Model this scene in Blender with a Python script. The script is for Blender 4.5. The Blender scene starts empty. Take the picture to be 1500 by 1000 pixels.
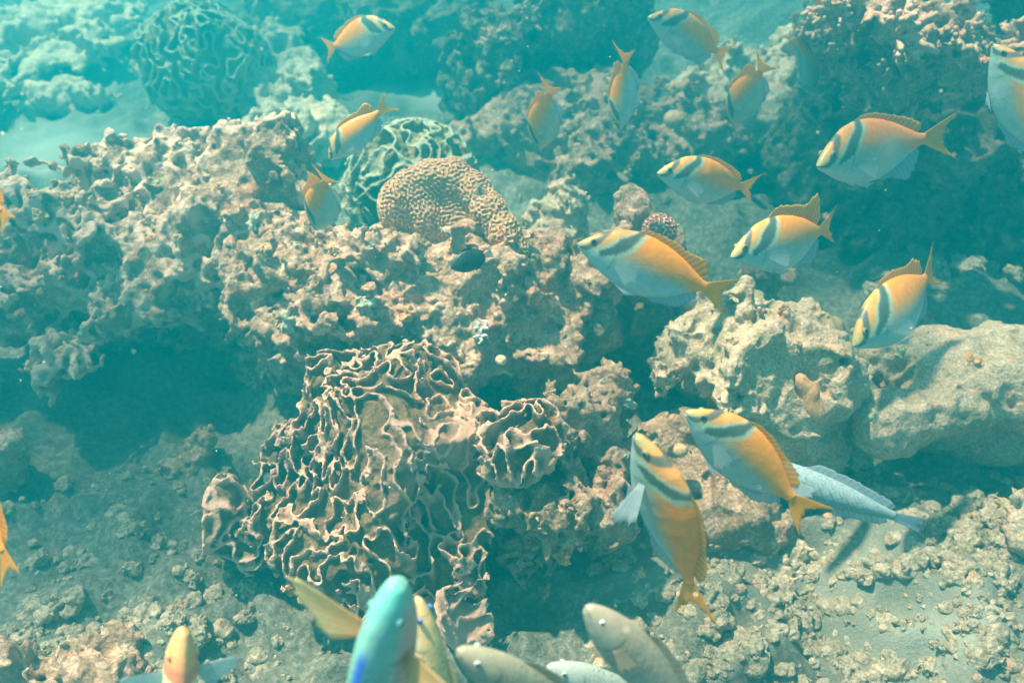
import bpy, math, random
import numpy as np

R = math.radians
rng = np.random.default_rng(7)
random.seed(7)
S = bpy.context.scene
C = S.collection

# ------------------------------------------------------------------ camera
CAM_H, PITCH, FPX = 1.6, R(38.0), 1300.0          # metres, radians, focal length in photo pixels (1500 wide)
cd = bpy.data.cameras.new('camera')
cam = bpy.data.objects.new('camera', cd)
C.objects.link(cam)
cam.location = (0, 0, CAM_H)
cam.rotation_euler = (math.pi / 2 - PITCH, 0, 0)
cd.sensor_width = 36.0
cd.lens = 36.0 * FPX / 1500.0
cd.clip_start, cd.clip_end = 0.02, 200.0
cd.dof.use_dof = True
cd.dof.focus_distance = 1.65
cd.dof.aperture_fstop = 3.4
S.camera = cam

# ------------------------------------------------------------------ light and exposure
SUN_DIR = np.array([-0.36, 0.20, 0.91]); SUN_DIR /= np.linalg.norm(SUN_DIR)      # towards the sun
elev = math.asin(SUN_DIR[2]); azim = math.atan2(SUN_DIR[0], SUN_DIR[1])
W = bpy.data.worlds.new('World'); S.world = W; W.use_nodes = True
wn = W.node_tree
sky = wn.nodes.new('ShaderNodeTexSky'); sky.sky_type = 'NISHITA'; sky.sun_disc = False
sky.sun_elevation = elev; sky.sun_rotation = azim
bg = wn.nodes['Background']; bg.inputs['Strength'].default_value = 0.10
wn.links.new(sky.outputs[0], bg.inputs['Color'])
sl = bpy.data.lights.new('sun', 'SUN'); sl.energy = 5.0; sl.angle = R(1.5); sl.color = (1.0, 0.80, 0.63)
sun = bpy.data.objects.new('sun', sl); C.objects.link(sun)
import mathutils
sun.rotation_euler = mathutils.Vector(SUN_DIR).to_track_quat('Z', 'Y').to_euler()
sun.location = (-2, 3, 6)
S.view_settings.view_transform = 'Standard'
S.view_settings.look = 'None'
S.view_settings.exposure = 2.4
S.view_settings.gamma = 1.0
S.render.engine = 'CYCLES'
S.cycles.use_denoising = True
S.cycles.volume_bounces = 2
S.cycles.max_bounces = 8
S.cycles.diffuse_bounces = 3
S.cycles.transparent_max_bounces = 16
S.cycles.sample_clamp_indirect = 6.0

# ------------------------------------------------------------------ helpers
cp, sp = math.cos(PITCH), math.sin(PITCH)
CAM = np.array([0, 0, CAM_H]); RIGHT = np.array([1.0, 0, 0]); FWD = np.array([0, cp, -sp]); UP = np.array([0, sp, cp])

def at(px, py, d):
    return CAM + d * (FWD + (px - 750) / FPX * RIGHT - (py - 500) / FPX * UP)

def surf(px, py, h):
    d = (CAM_H - h) / (sp + (py - 500) / FPX * cp)
    return at(px, py, d)

def tag(o, label=None, cat=None, group=None, kind=None):
    if label: o['label'] = label
    if cat: o['category'] = cat
    if group: o['group'] = group
    if kind: o['kind'] = kind
    return o

def mesh_np(name, V, F, mat=None, smooth=True, attrs=None, cols=None):
    """V (n,3); F (m,4) quads or (m,3) tris"""
    me = bpy.data.meshes.new(name)
    V = np.asarray(V, np.float32); F = np.asarray(F, np.int32)
    k = F.shape[1]
    me.vertices.add(len(V)); me.vertices.foreach_set('co', V.ravel())
    me.loops.add(F.size); me.loops.foreach_set('vertex_index', F.ravel())
    me.polygons.add(len(F))
    me.polygons.foreach_set('loop_start', np.arange(0, F.size, k, dtype=np.int32))
    me.polygons.foreach_set('loop_total', np.full(len(F), k, np.int32))
    me.update(calc_edges=True)
    me.polygons.foreach_set('use_smooth', np.full(len(F), smooth, bool))
    if attrs:
        for n, a in attrs.items():
            at_ = me.attributes.new(n, 'FLOAT', 'POINT'); at_.data.foreach_set('value', np.asarray(a, np.float32))
    if cols is not None:
        ca = me.attributes.new('Col', 'FLOAT_COLOR', 'POINT')
        c4 = np.ones((len(V), 4), np.float32); c4[:, :3] = cols
        ca.data.foreach_set('color', c4.ravel())
    me.validate()
    if mat: me.materials.append(mat)
    return me

def obj(name, me, parent=None):
    o = bpy.data.objects.new(name, me); C.objects.link(o)
    if parent: o.parent = parent
    return o

def sstep(a, b, x):
    t = np.clip((x - a) / (b - a), 0, 1)
    return t * t * (3 - 2 * t)

# ---- noise on regular grids: random lattice, cubic B-spline interpolation along each axis
def _bs(n, m, off, step):
    x = off + np.arange(n) * step
    i = np.floor(x).astype(int); f = x - i
    Wm = np.zeros((n, m), np.float32)
    w = [(1 - f) ** 3 / 6, (3 * f ** 3 - 6 * f ** 2 + 4) / 6, (-3 * f ** 3 + 3 * f ** 2 + 3 * f + 1) / 6, f ** 3 / 6]
    r = np.arange(n)
    for k in range(4):
        Wm[r, i + k] += w[k]
    return Wm

def gnoise(shape, h, freqs, seed):
    g = np.random.default_rng(seed)
    ms = []; Ws = []
    for n, f in zip(shape, freqs):
        m = int(math.ceil(n * h * f)) + 5
        ms.append(m); Ws.append(_bs(n, m, g.random(), h * f))
    L = g.standard_normal(ms).astype(np.float32)
    for ax, Wm in enumerate(Ws):
        L = np.moveaxis(np.tensordot(Wm, L, axes=(1, ax)), 0, ax)
    return L * (2.3 if len(shape) == 3 else 1.8)

def surface_nets(D, h, org):
    nx, ny, nz = D.shape
    s = D < 0
    c = s[:-1, :-1, :-1].astype(np.int8)
    tot = np.zeros((nx - 1, ny - 1, nz - 1), np.int8)
    for i in (0, 1):
        for j in (0, 1):
            for k in (0, 1):
                tot += s[i:nx - 1 + i, j:ny - 1 + j, k:nz - 1 + k]
    act = (tot > 0) & (tot < 8)
    ids = np.full(act.shape, -1, np.int32)
    I = np.argwhere(act)
    ids[act] = np.arange(len(I), dtype=np.int32)
    P = np.zeros((len(I), 3), np.float32); cnt = np.zeros(len(I), np.float32)
    for ax in range(3):
        o = [a for a in range(3) if a != ax]
        for a in (0, 1):
            for b in (0, 1):
                o0 = np.zeros(3, int); o0[o[0]] = a; o0[o[1]] = b
                o1 = o0.copy(); o1[ax] = 1
                A = I + o0; B = I + o1
                va = D[A[:, 0], A[:, 1], A[:, 2]]; vb = D[B[:, 0], B[:, 1], B[:, 2]]
                m = (va < 0) != (vb < 0)
                t = np.where(m, va / np.where(m, va - vb, 1), 0)
                q = np.tile(o0.astype(np.float32), (len(I), 1)); q[:, ax] = t
                P += np.where(m[:, None], q, 0); cnt += m
    P = (I + P / np.maximum(cnt, 1)[:, None]) * h + org
    Fs = []
    for ax in range(3):
        o = [(ax + 1) % 3, (ax + 2) % 3]
        sl0 = [slice(None)] * 3; sl1 = [slice(None)] * 3
        sl0[ax] = slice(0, -1); sl1[ax] = slice(1, None)
        a = s[tuple(sl0)]; b = s[tuple(sl1)]
        E = np.argwhere(a != b)
        ok = np.ones(len(E), bool)
        for q in o:
            ok &= (E[:, q] > 0) & (E[:, q] < D.shape[q] - 1)
        E = E[ok]
        inside = a[E[:, 0], E[:, 1], E[:, 2]]
        quad = []
        for (da, db) in ((0, 0), (-1, 0), (-1, -1), (0, -1)):
            Q = E.copy(); Q[:, o[0]] += da; Q[:, o[1]] += db
            quad.append(ids[Q[:, 0], Q[:, 1], Q[:, 2]])
        Fq = np.stack(quad, 1)
        Fq[~inside] = Fq[~inside][:, ::-1]
        Fs.append(Fq)
    F = np.concatenate(Fs)
    return P, F

def keep_largest(P, F, extra):
    lab = np.arange(len(P))
    e = np.concatenate([F[:, [0, 1]], F[:, [1, 2]], F[:, [2, 3]], F[:, [3, 0]]])
    a, b = e[:, 0], e[:, 1]
    for _ in range(200):
        new = lab.copy()
        np.minimum.at(new, a, lab[b]); np.minimum.at(new, b, lab[a])
        new = new[new]; new = new[new]
        if np.array_equal(new, lab): break
        lab = new
    u, c = np.unique(lab, return_counts=True)
    k = lab == u[np.argmax(c)]
    idx = np.cumsum(k) - 1
    F = F[k[F].all(1)]
    return P[k], idx[F], {n: x[k] for n, x in extra.items()}

def tri_sample(A, q):
    """trilinear sample of grid A at fractional indices q (n,3)"""
    q = np.clip(q, 0, np.array(A.shape) - 1.001)
    i = q.astype(int); f = (q - i).astype(np.float32)
    out = 0
    for a in (0, 1):
        for b in (0, 1):
            for c in (0, 1):
                w = (f[:, 0] if a else 1 - f[:, 0]) * (f[:, 1] if b else 1 - f[:, 1]) * (f[:, 2] if c else 1 - f[:, 2])
                out = out + w * A[i[:, 0] + a, i[:, 1] + b, i[:, 2] + c]
    return out

def reef(name, ells, res, fbm, mat, seed, sheet=None, rag=0.30, gap=0.0, pits=None, lab=None, cuts=(), zmin=-0.10, k=0.05, fine=None, edge_d=0.05):
    """One solid from a smooth union of ellipsoids [(centre, radii, rot_z)], roughened by noise.
    sheet = (freq, freq_z, half thickness, depth): thin walls standing out of the body, the gaps sunk by depth."""
    ells = [(np.asarray(c, float), np.asarray(r, float), rz) for c, r, rz in ells]
    pad = sum(a for _, a in fbm) * 1.6 + 0.02
    lo = np.min([c - max(r[0], r[1]) * np.array([1, 1, 0]) - r * np.array([0, 0, 1]) for c, r, _ in ells], 0) - pad
    hi = np.max([c + max(r[0], r[1]) * np.array([1, 1, 0]) + r * np.array([0, 0, 1]) for c, r, _ in ells], 0) + pad
    lo[2] = max(lo[2], zmin)
    n = np.ceil((hi - lo) / res).astype(int) + 1
    X = (lo[0] + np.arange(n[0]) * res).astype(np.float32)[:, None, None]
    Y = (lo[1] + np.arange(n[1]) * res).astype(np.float32)[None, :, None]
    Z = (lo[2] + np.arange(n[2]) * res).astype(np.float32)[None, None, :]
    def ell(c, r, rz):
        cz, sz = math.cos(rz), math.sin(rz)
        x = ((X - c[0]) * cz + (Y - c[1]) * sz) / r[0]; y = (-(X - c[0]) * sz + (Y - c[1]) * cz) / r[1]; z = (Z - c[2]) / r[2]
        q = np.sqrt(x * x + y * y + z * z)
        return (q - 1) * np.float32(min(r)) * np.clip(0.6 + 0.4 * q, 0.6, 1.4)
    D = None
    for e in ells:
        d = ell(*e)
        if D is None: D = d
        else:
            hh = np.clip(0.5 + 0.5 * (D - d) / k, 0, 1)
            D = D * (1 - hh) + d * hh - k * hh * (1 - hh)
    for e in cuts:
        D = np.maximum(D, -ell(np.asarray(e[0], float), np.asarray(e[1], float), e[2]))
    sh = D.shape
    for j, (f, a) in enumerate(fbm):
        nn = gnoise(sh, res, (f, f, f), seed * 31 + j)
        if j % 2: nn = 0.9 - 1.8 * np.abs(nn)          # ridged octave
        D = D - a * nn
    hull = D
    if sheet:
        f, fz, th, dep = sheet
        m = gnoise(sh, res, (f, f, fz), seed * 31 + 17)
        m += rag * gnoise(sh, res, (f * 2.7, f * 2.7, fz * 2.7), seed * 31 + 18)
        m += rag * .4 * gnoise(sh, res, (f * 6, f * 6, fz * 6), seed * 31 + 20)
        gx, gy, gz = np.gradient(m, res)
        gm = np.sqrt(gx * gx + gy * gy + gz * gz) + 0.6
        dd = np.abs(m) / gm
        dep_ = dep * (0.75 + 0.5 * gnoise(sh, res, (3, 3, 3), seed * 31 + 19))
        D = D + dep_ * sstep(th, th * 2.2, dd)
        if gap: D = D + gap * sstep(.1, .7, gnoise(sh, res, (f * .45, f * .45, f * .45), seed * 31 + 21))
    if lab:                                             # labyrinth of even-width ridges (band-passed noise)
        per, amp = lab
        u = np.random.default_rng(seed).standard_normal(sh)
        kk = np.sqrt(sum(np.square(np.fft.fftfreq(n_, res)).reshape([-1 if q == ax else 1 for q in range(3)]) for ax, n_ in enumerate(sh)))
        band = np.exp(-((kk * per - 1) / 0.16) ** 2)
        for _ in range(22):
            u = np.fft.ifftn(np.fft.fftn(u) * band).real
            u = np.tanh(1.6 * u / u.std())
        D = D - amp * u.astype(np.float32)
    if pits:
        for j, (f, a, t) in enumerate(pits):
            nn = gnoise(sh, res, (f, f, f), seed * 31 + 23 + j)
            D = D + a * sstep(t, t + 0.5, nn)
    if fine is None: fine = [(0.2 / res, res * 0.9), (0.42 / res, res * 0.9), (0.8 / res, res * 0.7)]
    for j, (f, a) in enumerate(fine):
        D = D - a * gnoise(sh, res, (f, f, f), seed * 31 + 29 + j)
    D[0] = D[-1] = 1; D[:, 0] = D[:, -1] = 1; D[:, :, 0] = D[:, :, -1] = 1
    P, F = surface_nets(D, res, lo)
    q = (P - lo) / res
    ed = 1 - np.clip(-tri_sample(hull, q) / edge_d, 0, 1)
    if lab: ed = tri_sample(u.astype(np.float32), q) * 0.5 + 0.5
    P, F, ex = keep_largest(P, F, {'edge': ed})
    # origin at the base centre
    o0 = np.array([P[:, 0].mean(), P[:, 1].mean(), max(P[:, 2].min(), zmin)])
    me = mesh_np(name, P - o0, F, mat, True, ex)
    o = obj(name, me); o.location = o0
    return o

# ------------------------------------------------------------------ materials
def nodes(name):
    m = bpy.data.materials.new(name); m.use_nodes = True
    nt = m.node_tree
    return m, nt, nt.nodes['Principled BSDF'], nt.nodes, nt.links

def noise_node(N, Lk, scale, detail=6, rough=0.6, coord=None):
    t = N.new('ShaderNodeTexNoise'); t.inputs['Scale'].default_value = scale
    t.inputs['Detail'].default_value = detail; t.inputs['Roughness'].default_value = rough
    if coord: Lk.new(coord, t.inputs['Vector'])
    return t

def ramp(N, Lk, src, stops):
    r = N.new('ShaderNodeValToRGB')
    el = r.color_ramp.elements
    while len(el) < len(stops): el.new(0.5)
    for e, (p, c) in zip(el, stops):
        e.position = p; e.color = (*c, 1)
    Lk.new(src, r.inputs[0])
    return r

def mixc(N, Lk, fac, a, b, mode='MIX'):
    x = N.new('ShaderNodeMix'); x.data_type = 'RGBA'; x.blend_type = mode
    if isinstance(fac, (int, float)): x.inputs[0].default_value = fac
    else: Lk.new(fac, x.inputs[0])
    for s, v in ((6, a), (7, b)):
        if isinstance(v, tuple): x.inputs[s].default_value = (*v, 1)
        else: Lk.new(v, x.inputs[s])
    return x.outputs[2]

def reef_mat(name, base, patch, light, edge=None, edge_amt=0.0, bump=0.6, fscale=1.0, bdist=0.009):
    """crusted coral rock: base and patch colours in patches, pale sediment and turf specks, optional pale growing edge"""
    base, patch, light = [tuple(np.array(c_) * (1.06, .90, .80)) for c_ in (base, patch, light)]
    m, nt, B, N, Lk = nodes(name)
    turf = tuple(np.array(base) * (.62, .70, .55)); pinkc = tuple(np.array(patch) * (1.45, .95, .85))
    tc = N.new('ShaderNodeTexCoord').outputs['Object']
    n1 = noise_node(N, Lk, 9 * fscale, 8, 0.65, tc)
    n2 = noise_node(N, Lk, 34 * fscale, 8, 0.7, tc)
    n3 = noise_node(N, Lk, 130 * fscale, 5, 0.7, tc)
    r1 = ramp(N, Lk, n1.outputs[0], [(0.40, base), (0.60, patch)])
    n4 = noise_node(N, Lk, 5.5 * fscale, 7, 0.7, tc); n5 = noise_node(N, Lk, 14 * fscale, 7, 0.72, tc)
    f4 = ramp(N, Lk, n4.outputs[0], [(0.54, (0, 0, 0)), (0.60, (.8, .8, .8))]); f5 = ramp(N, Lk, n5.outputs[0], [(0.56, (0, 0, 0)), (0.63, (.75, .75, .75))])
    r2 = ramp(N, Lk, n2.outputs[0], [(0.48, (0, 0, 0)), (0.66, (1, 1, 1))])
    c0 = mixc(N, Lk, f4.outputs[0], r1.outputs[0], turf); c0 = mixc(N, Lk, f5.outputs[0], c0, pinkc)
    c = mixc(N, Lk, r2.outputs[0], c0, light)
    r3 = ramp(N, Lk, n3.outputs[0], [(0.33, (0.52, 0.50, 0.46)), (0.66, (1.3, 1.27, 1.22))])
    c = mixc(N, Lk, 1.0, c, r3.outputs[0], 'MULTIPLY')
    if edge:
        at_ = N.new('ShaderNodeAttribute'); at_.attribute_name = 'edge'
        mr = N.new('ShaderNodeMapRange'); mr.interpolation_type = 'SMOOTHSTEP'
        mr.inputs[1].default_value = 0.72; mr.inputs[2].default_value = 1.0; mr.inputs[4].default_value = edge_amt
        Lk.new(at_.outputs['Fac'], mr.inputs[0])
        c = mixc(N, Lk, mr.outputs[0], c, edge)
    Lk.new(c, B.inputs['Base Color'])
    B.inputs['Roughness'].default_value = 0.85
    B.inputs['Specular IOR Level'].default_value = 0.15
    v = N.new('ShaderNodeTexVoronoi'); v.inputs['Scale'].default_value = 95 * fscale; Lk.new(tc, v.inputs['Vector'])
    ad = N.new('ShaderNodeMath'); ad.operation = 'MULTIPLY_ADD'
    Lk.new(v.outputs['Distance'], ad.inputs[0]); ad.inputs[1].default_value = 0.5; Lk.new(n2.outputs[0], ad.inputs[2])
    ad2 = N.new('ShaderNodeMath'); ad2.operation = 'MULTIPLY_ADD'
    Lk.new(n3.outputs[0], ad2.inputs[0]); ad2.inputs[1].default_value = 0.6; Lk.new(ad.outputs[0], ad2.inputs[2])
    bp = N.new('ShaderNodeBump'); bp.inputs['Strength'].default_value = bump; bp.inputs['Distance'].default_value = bdist
    Lk.new(ad2.outputs[0], bp.inputs['Height']); Lk.new(bp.outputs[0], B.inputs['Normal'])
    return m

M = {}
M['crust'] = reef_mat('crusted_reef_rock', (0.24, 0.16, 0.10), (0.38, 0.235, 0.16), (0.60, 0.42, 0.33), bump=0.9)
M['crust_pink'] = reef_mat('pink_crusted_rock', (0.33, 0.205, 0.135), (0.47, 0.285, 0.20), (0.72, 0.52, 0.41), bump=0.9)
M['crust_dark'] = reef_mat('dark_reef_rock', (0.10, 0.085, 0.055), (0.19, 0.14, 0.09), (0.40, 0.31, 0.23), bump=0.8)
M['plate'] = reef_mat('eroded_plate_coral', (0.20, 0.13, 0.08), (0.34, 0.205, 0.135), (0.60, 0.41, 0.31), edge=(0.74, 0.43, 0.28), edge_amt=0.8, bump=0.8)  # edge colour paints the sunlit rims of the folds
M['lettuce'] = reef_mat('lettuce_coral', (0.11, 0.075, 0.038), (0.17, 0.105, 0.055), (0.22, 0.15, 0.085), edge=(0.68, 0.34, 0.225), edge_amt=0.9, bump=0.35, fscale=1.3)
M['lettuce_green'] = reef_mat('green_lettuce_coral', (0.15, 0.14, 0.07), (0.21, 0.18, 0.09), (0.34, 0.28, 0.17), edge=(0.42, 0.38, 0.26), edge_amt=0.75, bump=0.35, fscale=1.3)
M['boulder'] = reef_mat('dusty_boulder', (0.40, 0.31, 0.22), (0.48, 0.36, 0.26), (0.60, 0.48, 0.37), bump=0.6, fscale=1.2)
M['pale'] = reef_mat('pale_coral', (0.42, 0.34, 0.24), (0.52, 0.42, 0.30), (0.66, 0.55, 0.42), bump=0.4)
M['dome'] = reef_mat('smooth_dome_coral', (0.45, 0.30, 0.17), (0.52, 0.35, 0.20), (0.60, 0.43, 0.27), bump=0.2, fscale=1.6)
M['sponge'] = reef_mat('orange_sponge', (0.50, 0.25, 0.12), (0.56, 0.30, 0.15), (0.66, 0.40, 0.24), bump=0.2)
M['branch'] = reef_mat('branching_coral', (0.44, 0.28, 0.20), (0.50, 0.33, 0.24), (0.60, 0.44, 0.34), bump=0.4)
M['rubble'] = reef_mat('coral_rubble', (0.34, 0.28, 0.21), (0.44, 0.36, 0.27), (0.60, 0.50, 0.40), bump=0.8)

def sand_mat():
    m, nt, B, N, Lk = nodes('reef_sand')
    tc = N.new('ShaderNodeTexCoord').outputs['Object']
    at_ = N.new('ShaderNodeAttribute'); at_.attribute_name = 'rub'
    n1 = noise_node(N, Lk, 5, 6, 0.6, tc); n2 = noise_node(N, Lk, 60, 8, 0.75, tc); n3 = noise_node(N, Lk, 260, 4, 0.7, tc)
    sand = ramp(N, Lk, n1.outputs[0], [(0.35, (0.50, 0.44, 0.34)), (0.65, (0.62, 0.55, 0.44))])
    rub = ramp(N, Lk, n2.outputs[0], [(0.35, (0.09, 0.08, 0.055)), (0.5, (0.20, 0.16, 0.115)), (0.68, (0.42, 0.34, 0.26))])
    mt = N.new('ShaderNodeMath'); mt.operation = 'MULTIPLY_ADD'; mt.inputs[1].default_value = 0.5
    Lk.new(n2.outputs[0], mt.inputs[0]); Lk.new(at_.outputs['Fac'], mt.inputs[2])
    f = ramp(N, Lk, mt.outputs[0], [(0.42, (0, 0, 0)), (0.72, (1, 1, 1))])
    c = mixc(N, Lk, f.outputs[0], sand.outputs[0], rub.outputs[0])
    g = ramp(N, Lk, n3.outputs[0], [(0.3, (0.75, 0.74, 0.72)), (0.7, (1.15, 1.14, 1.12))])
    c = mixc(N, Lk, 1.0, c, g.outputs[0], 'MULTIPLY')
    Lk.new(c, B.inputs['Base Color']); B.inputs['Roughness'].default_value = 0.9; B.inputs['Specular IOR Level'].default_value = 0.1
    ad = N.new('ShaderNodeMath'); ad.operation = 'MULTIPLY_ADD'; ad.inputs[1].default_value = 0.4
    Lk.new(n3.outputs[0], ad.inputs[0]); Lk.new(n2.outputs[0], ad.inputs[2])
    bp = N.new('ShaderNodeBump'); bp.inputs['Strength'].default_value = 0.7; bp.inputs['Distance'].default_value = 0.014
    Lk.new(ad.outputs[0], bp.inputs['Height']); Lk.new(bp.outputs[0], B.inputs['Normal'])
    return m
M['sand'] = sand_mat()

def col_mat(name, rough=0.45, spec=0.3, transl=0.0, bump=0.0, bscale=300, var=0.12):
    m, nt, B, N, Lk = nodes(name)
    tc = N.new('ShaderNodeTexCoord').outputs['Object']
    a = N.new('ShaderNodeAttribute'); a.attribute_name = 'Col'
    n = noise_node(N, Lk, 90, 4, 0.6, tc)
    r = ramp(N, Lk, n.outputs[0], [(0.3, (1 - var,) * 3), (0.7, (1 + var,) * 3)])
    c = mixc(N, Lk, 1.0, a.outputs['Color'], r.outputs[0], 'MULTIPLY')
    Lk.new(c, B.inputs['Base Color']); B.inputs['Roughness'].default_value = rough; B.inputs['Specular IOR Level'].default_value = spec
    if bump:
        v = N.new('ShaderNodeTexVoronoi'); v.inputs['Scale'].default_value = bscale; Lk.new(tc, v.inputs['Vector'])
        bp = N.new('ShaderNodeBump'); bp.inputs['Strength'].default_value = bump; bp.inputs['Distance'].default_value = 0.001
        Lk.new(v.outputs['Distance'], bp.inputs['Height']); Lk.new(bp.outputs[0], B.inputs['Normal'])
    if transl:
        t = N.new('ShaderNodeBsdfTranslucent'); Lk.new(c, t.inputs['Color'])
        mx = N.new('ShaderNodeMixShader'); mx.inputs[0].default_value = transl
        Lk.new(B.outputs[0], mx.inputs[1]); Lk.new(t.outputs[0], mx.inputs[2])
        Lk.new(mx.outputs[0], N['Material Output'].inputs['Surface'])
    return m
M['skin'] = col_mat('fish_skin', 0.42, 0.35, bump=0.25)
M['fin'] = col_mat('fish_fin', 0.5, 0.25, transl=0.5, var=0.08)
def clear_fin():
    m = M['fin'].copy(); m.name = 'clear_fish_fin'; N = m.node_tree.nodes; Lk = m.node_tree.links
    o = N['Material Output'].inputs['Surface']; src = o.links[0].from_socket
    t = N.new('ShaderNodeBsdfTransparent'); x = N.new('ShaderNodeMixShader'); x.inputs[0].default_value = 0.82
    Lk.new(src, x.inputs[1]); Lk.new(t.outputs[0], x.inputs[2]); Lk.new(x.outputs[0], o)
    return m
M['clearfin'] = clear_fin()
def veil_fin():
    m = M['fin']; N = m.node_tree.nodes; Lk = m.node_tree.links
    o = N['Material Output'].inputs['Surface']; src = o.links[0].from_socket
    t = N.new('ShaderNodeBsdfTransparent'); x = N.new('ShaderNodeMixShader'); x.inputs[0].default_value = 0.24
    Lk.new(src, x.inputs[1]); Lk.new(t.outputs[0], x.inputs[2]); Lk.new(x.outputs[0], o)
veil_fin()
M['eye'] = col_mat('fish_eye', 0.08, 0.6, var=0.0)

# ------------------------------------------------------------------ seabed
GX0, GX1, GY0, GY1, GR = -5.5, 5.5, -1.8, 8.2, 0.016
gnx, gny = int((GX1 - GX0) / GR) + 1, int((GY1 - GY0) / GR) + 1
gx = GX0 + np.arange(gnx) * GR; gy = GY0 + np.arange(gny) * GR
GXX, GYY = np.meshgrid(gx, gy, indexing='ij')
def blob2(p, r, s=1.0):
    return np.exp(-(((GXX - p[0]) / r[0]) ** 2 + ((GYY - p[1]) / r[1]) ** 2) * s)
rub = 0.75 * np.ones_like(GXX)
for (px, py, rx, ry, a) in [(60, 215, .55, .40, -.55), (60, 60, .9, .8, -.30), (0, 860, .16, .12, -.5), (200, 770, .45, .28, .8),  # rubble cover; the dark rise at lower left partly stands in for shade
                            (610, 120, .45, .3, -.4), (1440, 970, .22, .12, -.2), (920, 830, .2, .14, -.15), (1300, 800, .3, .12, -.15),
                            (1300, 890, .5, .3, -.32), (100, 960, .25, .12, .3), (1450, 400, .5, .4, .1)]:
    p = surf(px, py, 0.0); rub = rub + a * blob2(p, (rx, ry))
rub = rub + 0.10 * gnoise(GXX.shape, GR, (2.0, 2.0), 5)
rk = sstep(0.15, 0.5, rub)
HF = 0.035 * gnoise(GXX.shape, GR, (1.1, 1.1), 1) + 0.02 * gnoise(GXX.shape, GR, (3, 3), 2)
HF += rk * (0.040 * gnoise(GXX.shape, GR, (5, 5), 3) + 0.030 * (0.6 - np.abs(gnoise(GXX.shape, GR, (13, 13), 4))) + 0.010 * gnoise(GXX.shape, GR, (24, 24), 6) * 1.5)
cob = blob2(surf(1250, 890, 0), (.55, .28)) + .7 * blob2(surf(1080, 760, 0), (.3, .2))
HF += cob * (0.020 * (0.7 - np.abs(gnoise(GXX.shape, GR, (12, 12), 14))) + 0.016 * gnoise(GXX.shape, GR, (19, 19), 15))
HF += (1 - rk) * 0.004 * gnoise(GXX.shape, GR, (9, 9), 8)
HF += 0.05 * np.clip(GYY - 2.2, 0, None) * sstep(0.0, 2.5, GXX)
def ground(x, y):
    i = int(np.clip((x - GX0) / GR, 0, gnx - 1)); j = int(np.clip((y - GY0) / GR, 0, gny - 1))
    return float(HF[i, j])
gid = np.arange(gnx * gny).reshape(gnx, gny)
Fg = np.stack([gid[:-1, :-1], gid[1:, :-1], gid[1:, 1:], gid[:-1, 1:]], -1).reshape(-1, 4)
Vg = np.stack([GXX, GYY, HF], -1).reshape(-1, 3)
sb = obj('seabed', mesh_np('seabed', Vg, Fg, M['sand'], True, {'rub': rub.ravel()}))
tag(sb, 'pale sand and coral rubble on the seabed around the reef', 'seabed', kind='structure')

# ------------------------------------------------------------------ reef rocks and corals
def E(px, py, h, rx, ry, rz, rot=0.0):
    return (surf(px, py, h), (rx, ry, rz), rot)
FB = [(3.5, .045), (7, .030), (14, .020), (27, .013), (50, .006)]
FBs = [(5, .025), (10, .018), (22, .010), (40, .005)]

def rock(name, label, cat, ells, mat, seed, res=0.008, fbm=FB, **kw):
    grp = kw.pop('group', None)
    o = reef(name, ells, res, fbm, M[mat], seed, **kw)
    tag(o, label, cat, grp)
    return o

PL = (22, 17, .007, .036)      # eroded plates
rock('coral_outcrop', 'broad brown outcrop of eroded plate coral overhanging the dark hollow at the left', 'coral outcrop',
     [E(110, 400, .33, .40, .20, .17), E(330, 355, .37, .22, .18, .15), E(385, 285, .44, .10, .10, .12), E(250, 290, .38, .17, .12, .12),
      E(60, 365, .34, .25, .17, .15), E(150, 520, .22, .22, .08, .10), E(200, 430, .1, .45, .16, .3)],
     'plate', 11, fbm=[(3.5, .045), (8, .045), (14, .026), (27, .018), (50, .013)], sheet=PL, rag=.6, gap=.02, res=0.0056)
rock('coral_rock', 'tan coral rock ridge carrying the brain coral, above the big lettuce coral', 'coral rock',
     [E(600, 400, .36, .30, .20, .20), E(480, 430, .36, .18, .18, .18), E(760, 410, .38, .16, .15, .16), E(530, 345, .50, .09, .09, .12),
      E(430, 470, .2, .16, .16, .25), E(640, 470, .30, .25, .13, .16), E(790, 480, .18, .12, .15, .24)],
     'crust_pink', 12, fbm=[(3.5, .04), (7, .032), (14, .024), (27, .017), (50, .012)], sheet=(24, 22, .007, .022), rag=.7, gap=.015, pits=[(10, .04, .6)], res=0.0054)
rock('lettuce_coral', 'large brown lettuce coral mound with thin pale rimmed folds, behind the turquoise fish', 'lettuce coral',
     [E(560, 695, .20, .25, .20, .23), E(455, 625, .25, .12, .12, .13), E(640, 640, .30, .13, .12, .12), E(420, 730, .14, .13, .12, .14), E(660, 790, .14, .11, .11, .12), E(550, 580, .33, .17, .11, .10),
      E(500, 800, .13, .13, .11, .14), E(585, 835, .09, .12, .10, .13), E(670, 850, .07, .09, .09, .11), E(570, 650, .33, .10, .08, .09), E(550, 735, .25, .13, .09, .11), E(620, 725, .24, .10, .08, .10), E(490, 700, .25, .10, .08, .10), E(490, 565, .33, .08, .08, .08), E(650, 575, .34, .09, .07, .07), E(700, 720, .22, .08, .08, .10), E(690, 615, .31, .10, .09, .10), E(425, 655, .20, .11, .10, .12)],
     'lettuce', 13, fbm=[(4, .035), (9, .018), (30, .007), (62, .004)], sheet=(62, 34, .0018, .038), rag=.16, fine=[(110, .0010)], res=0.0031, k=0.05)
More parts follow.
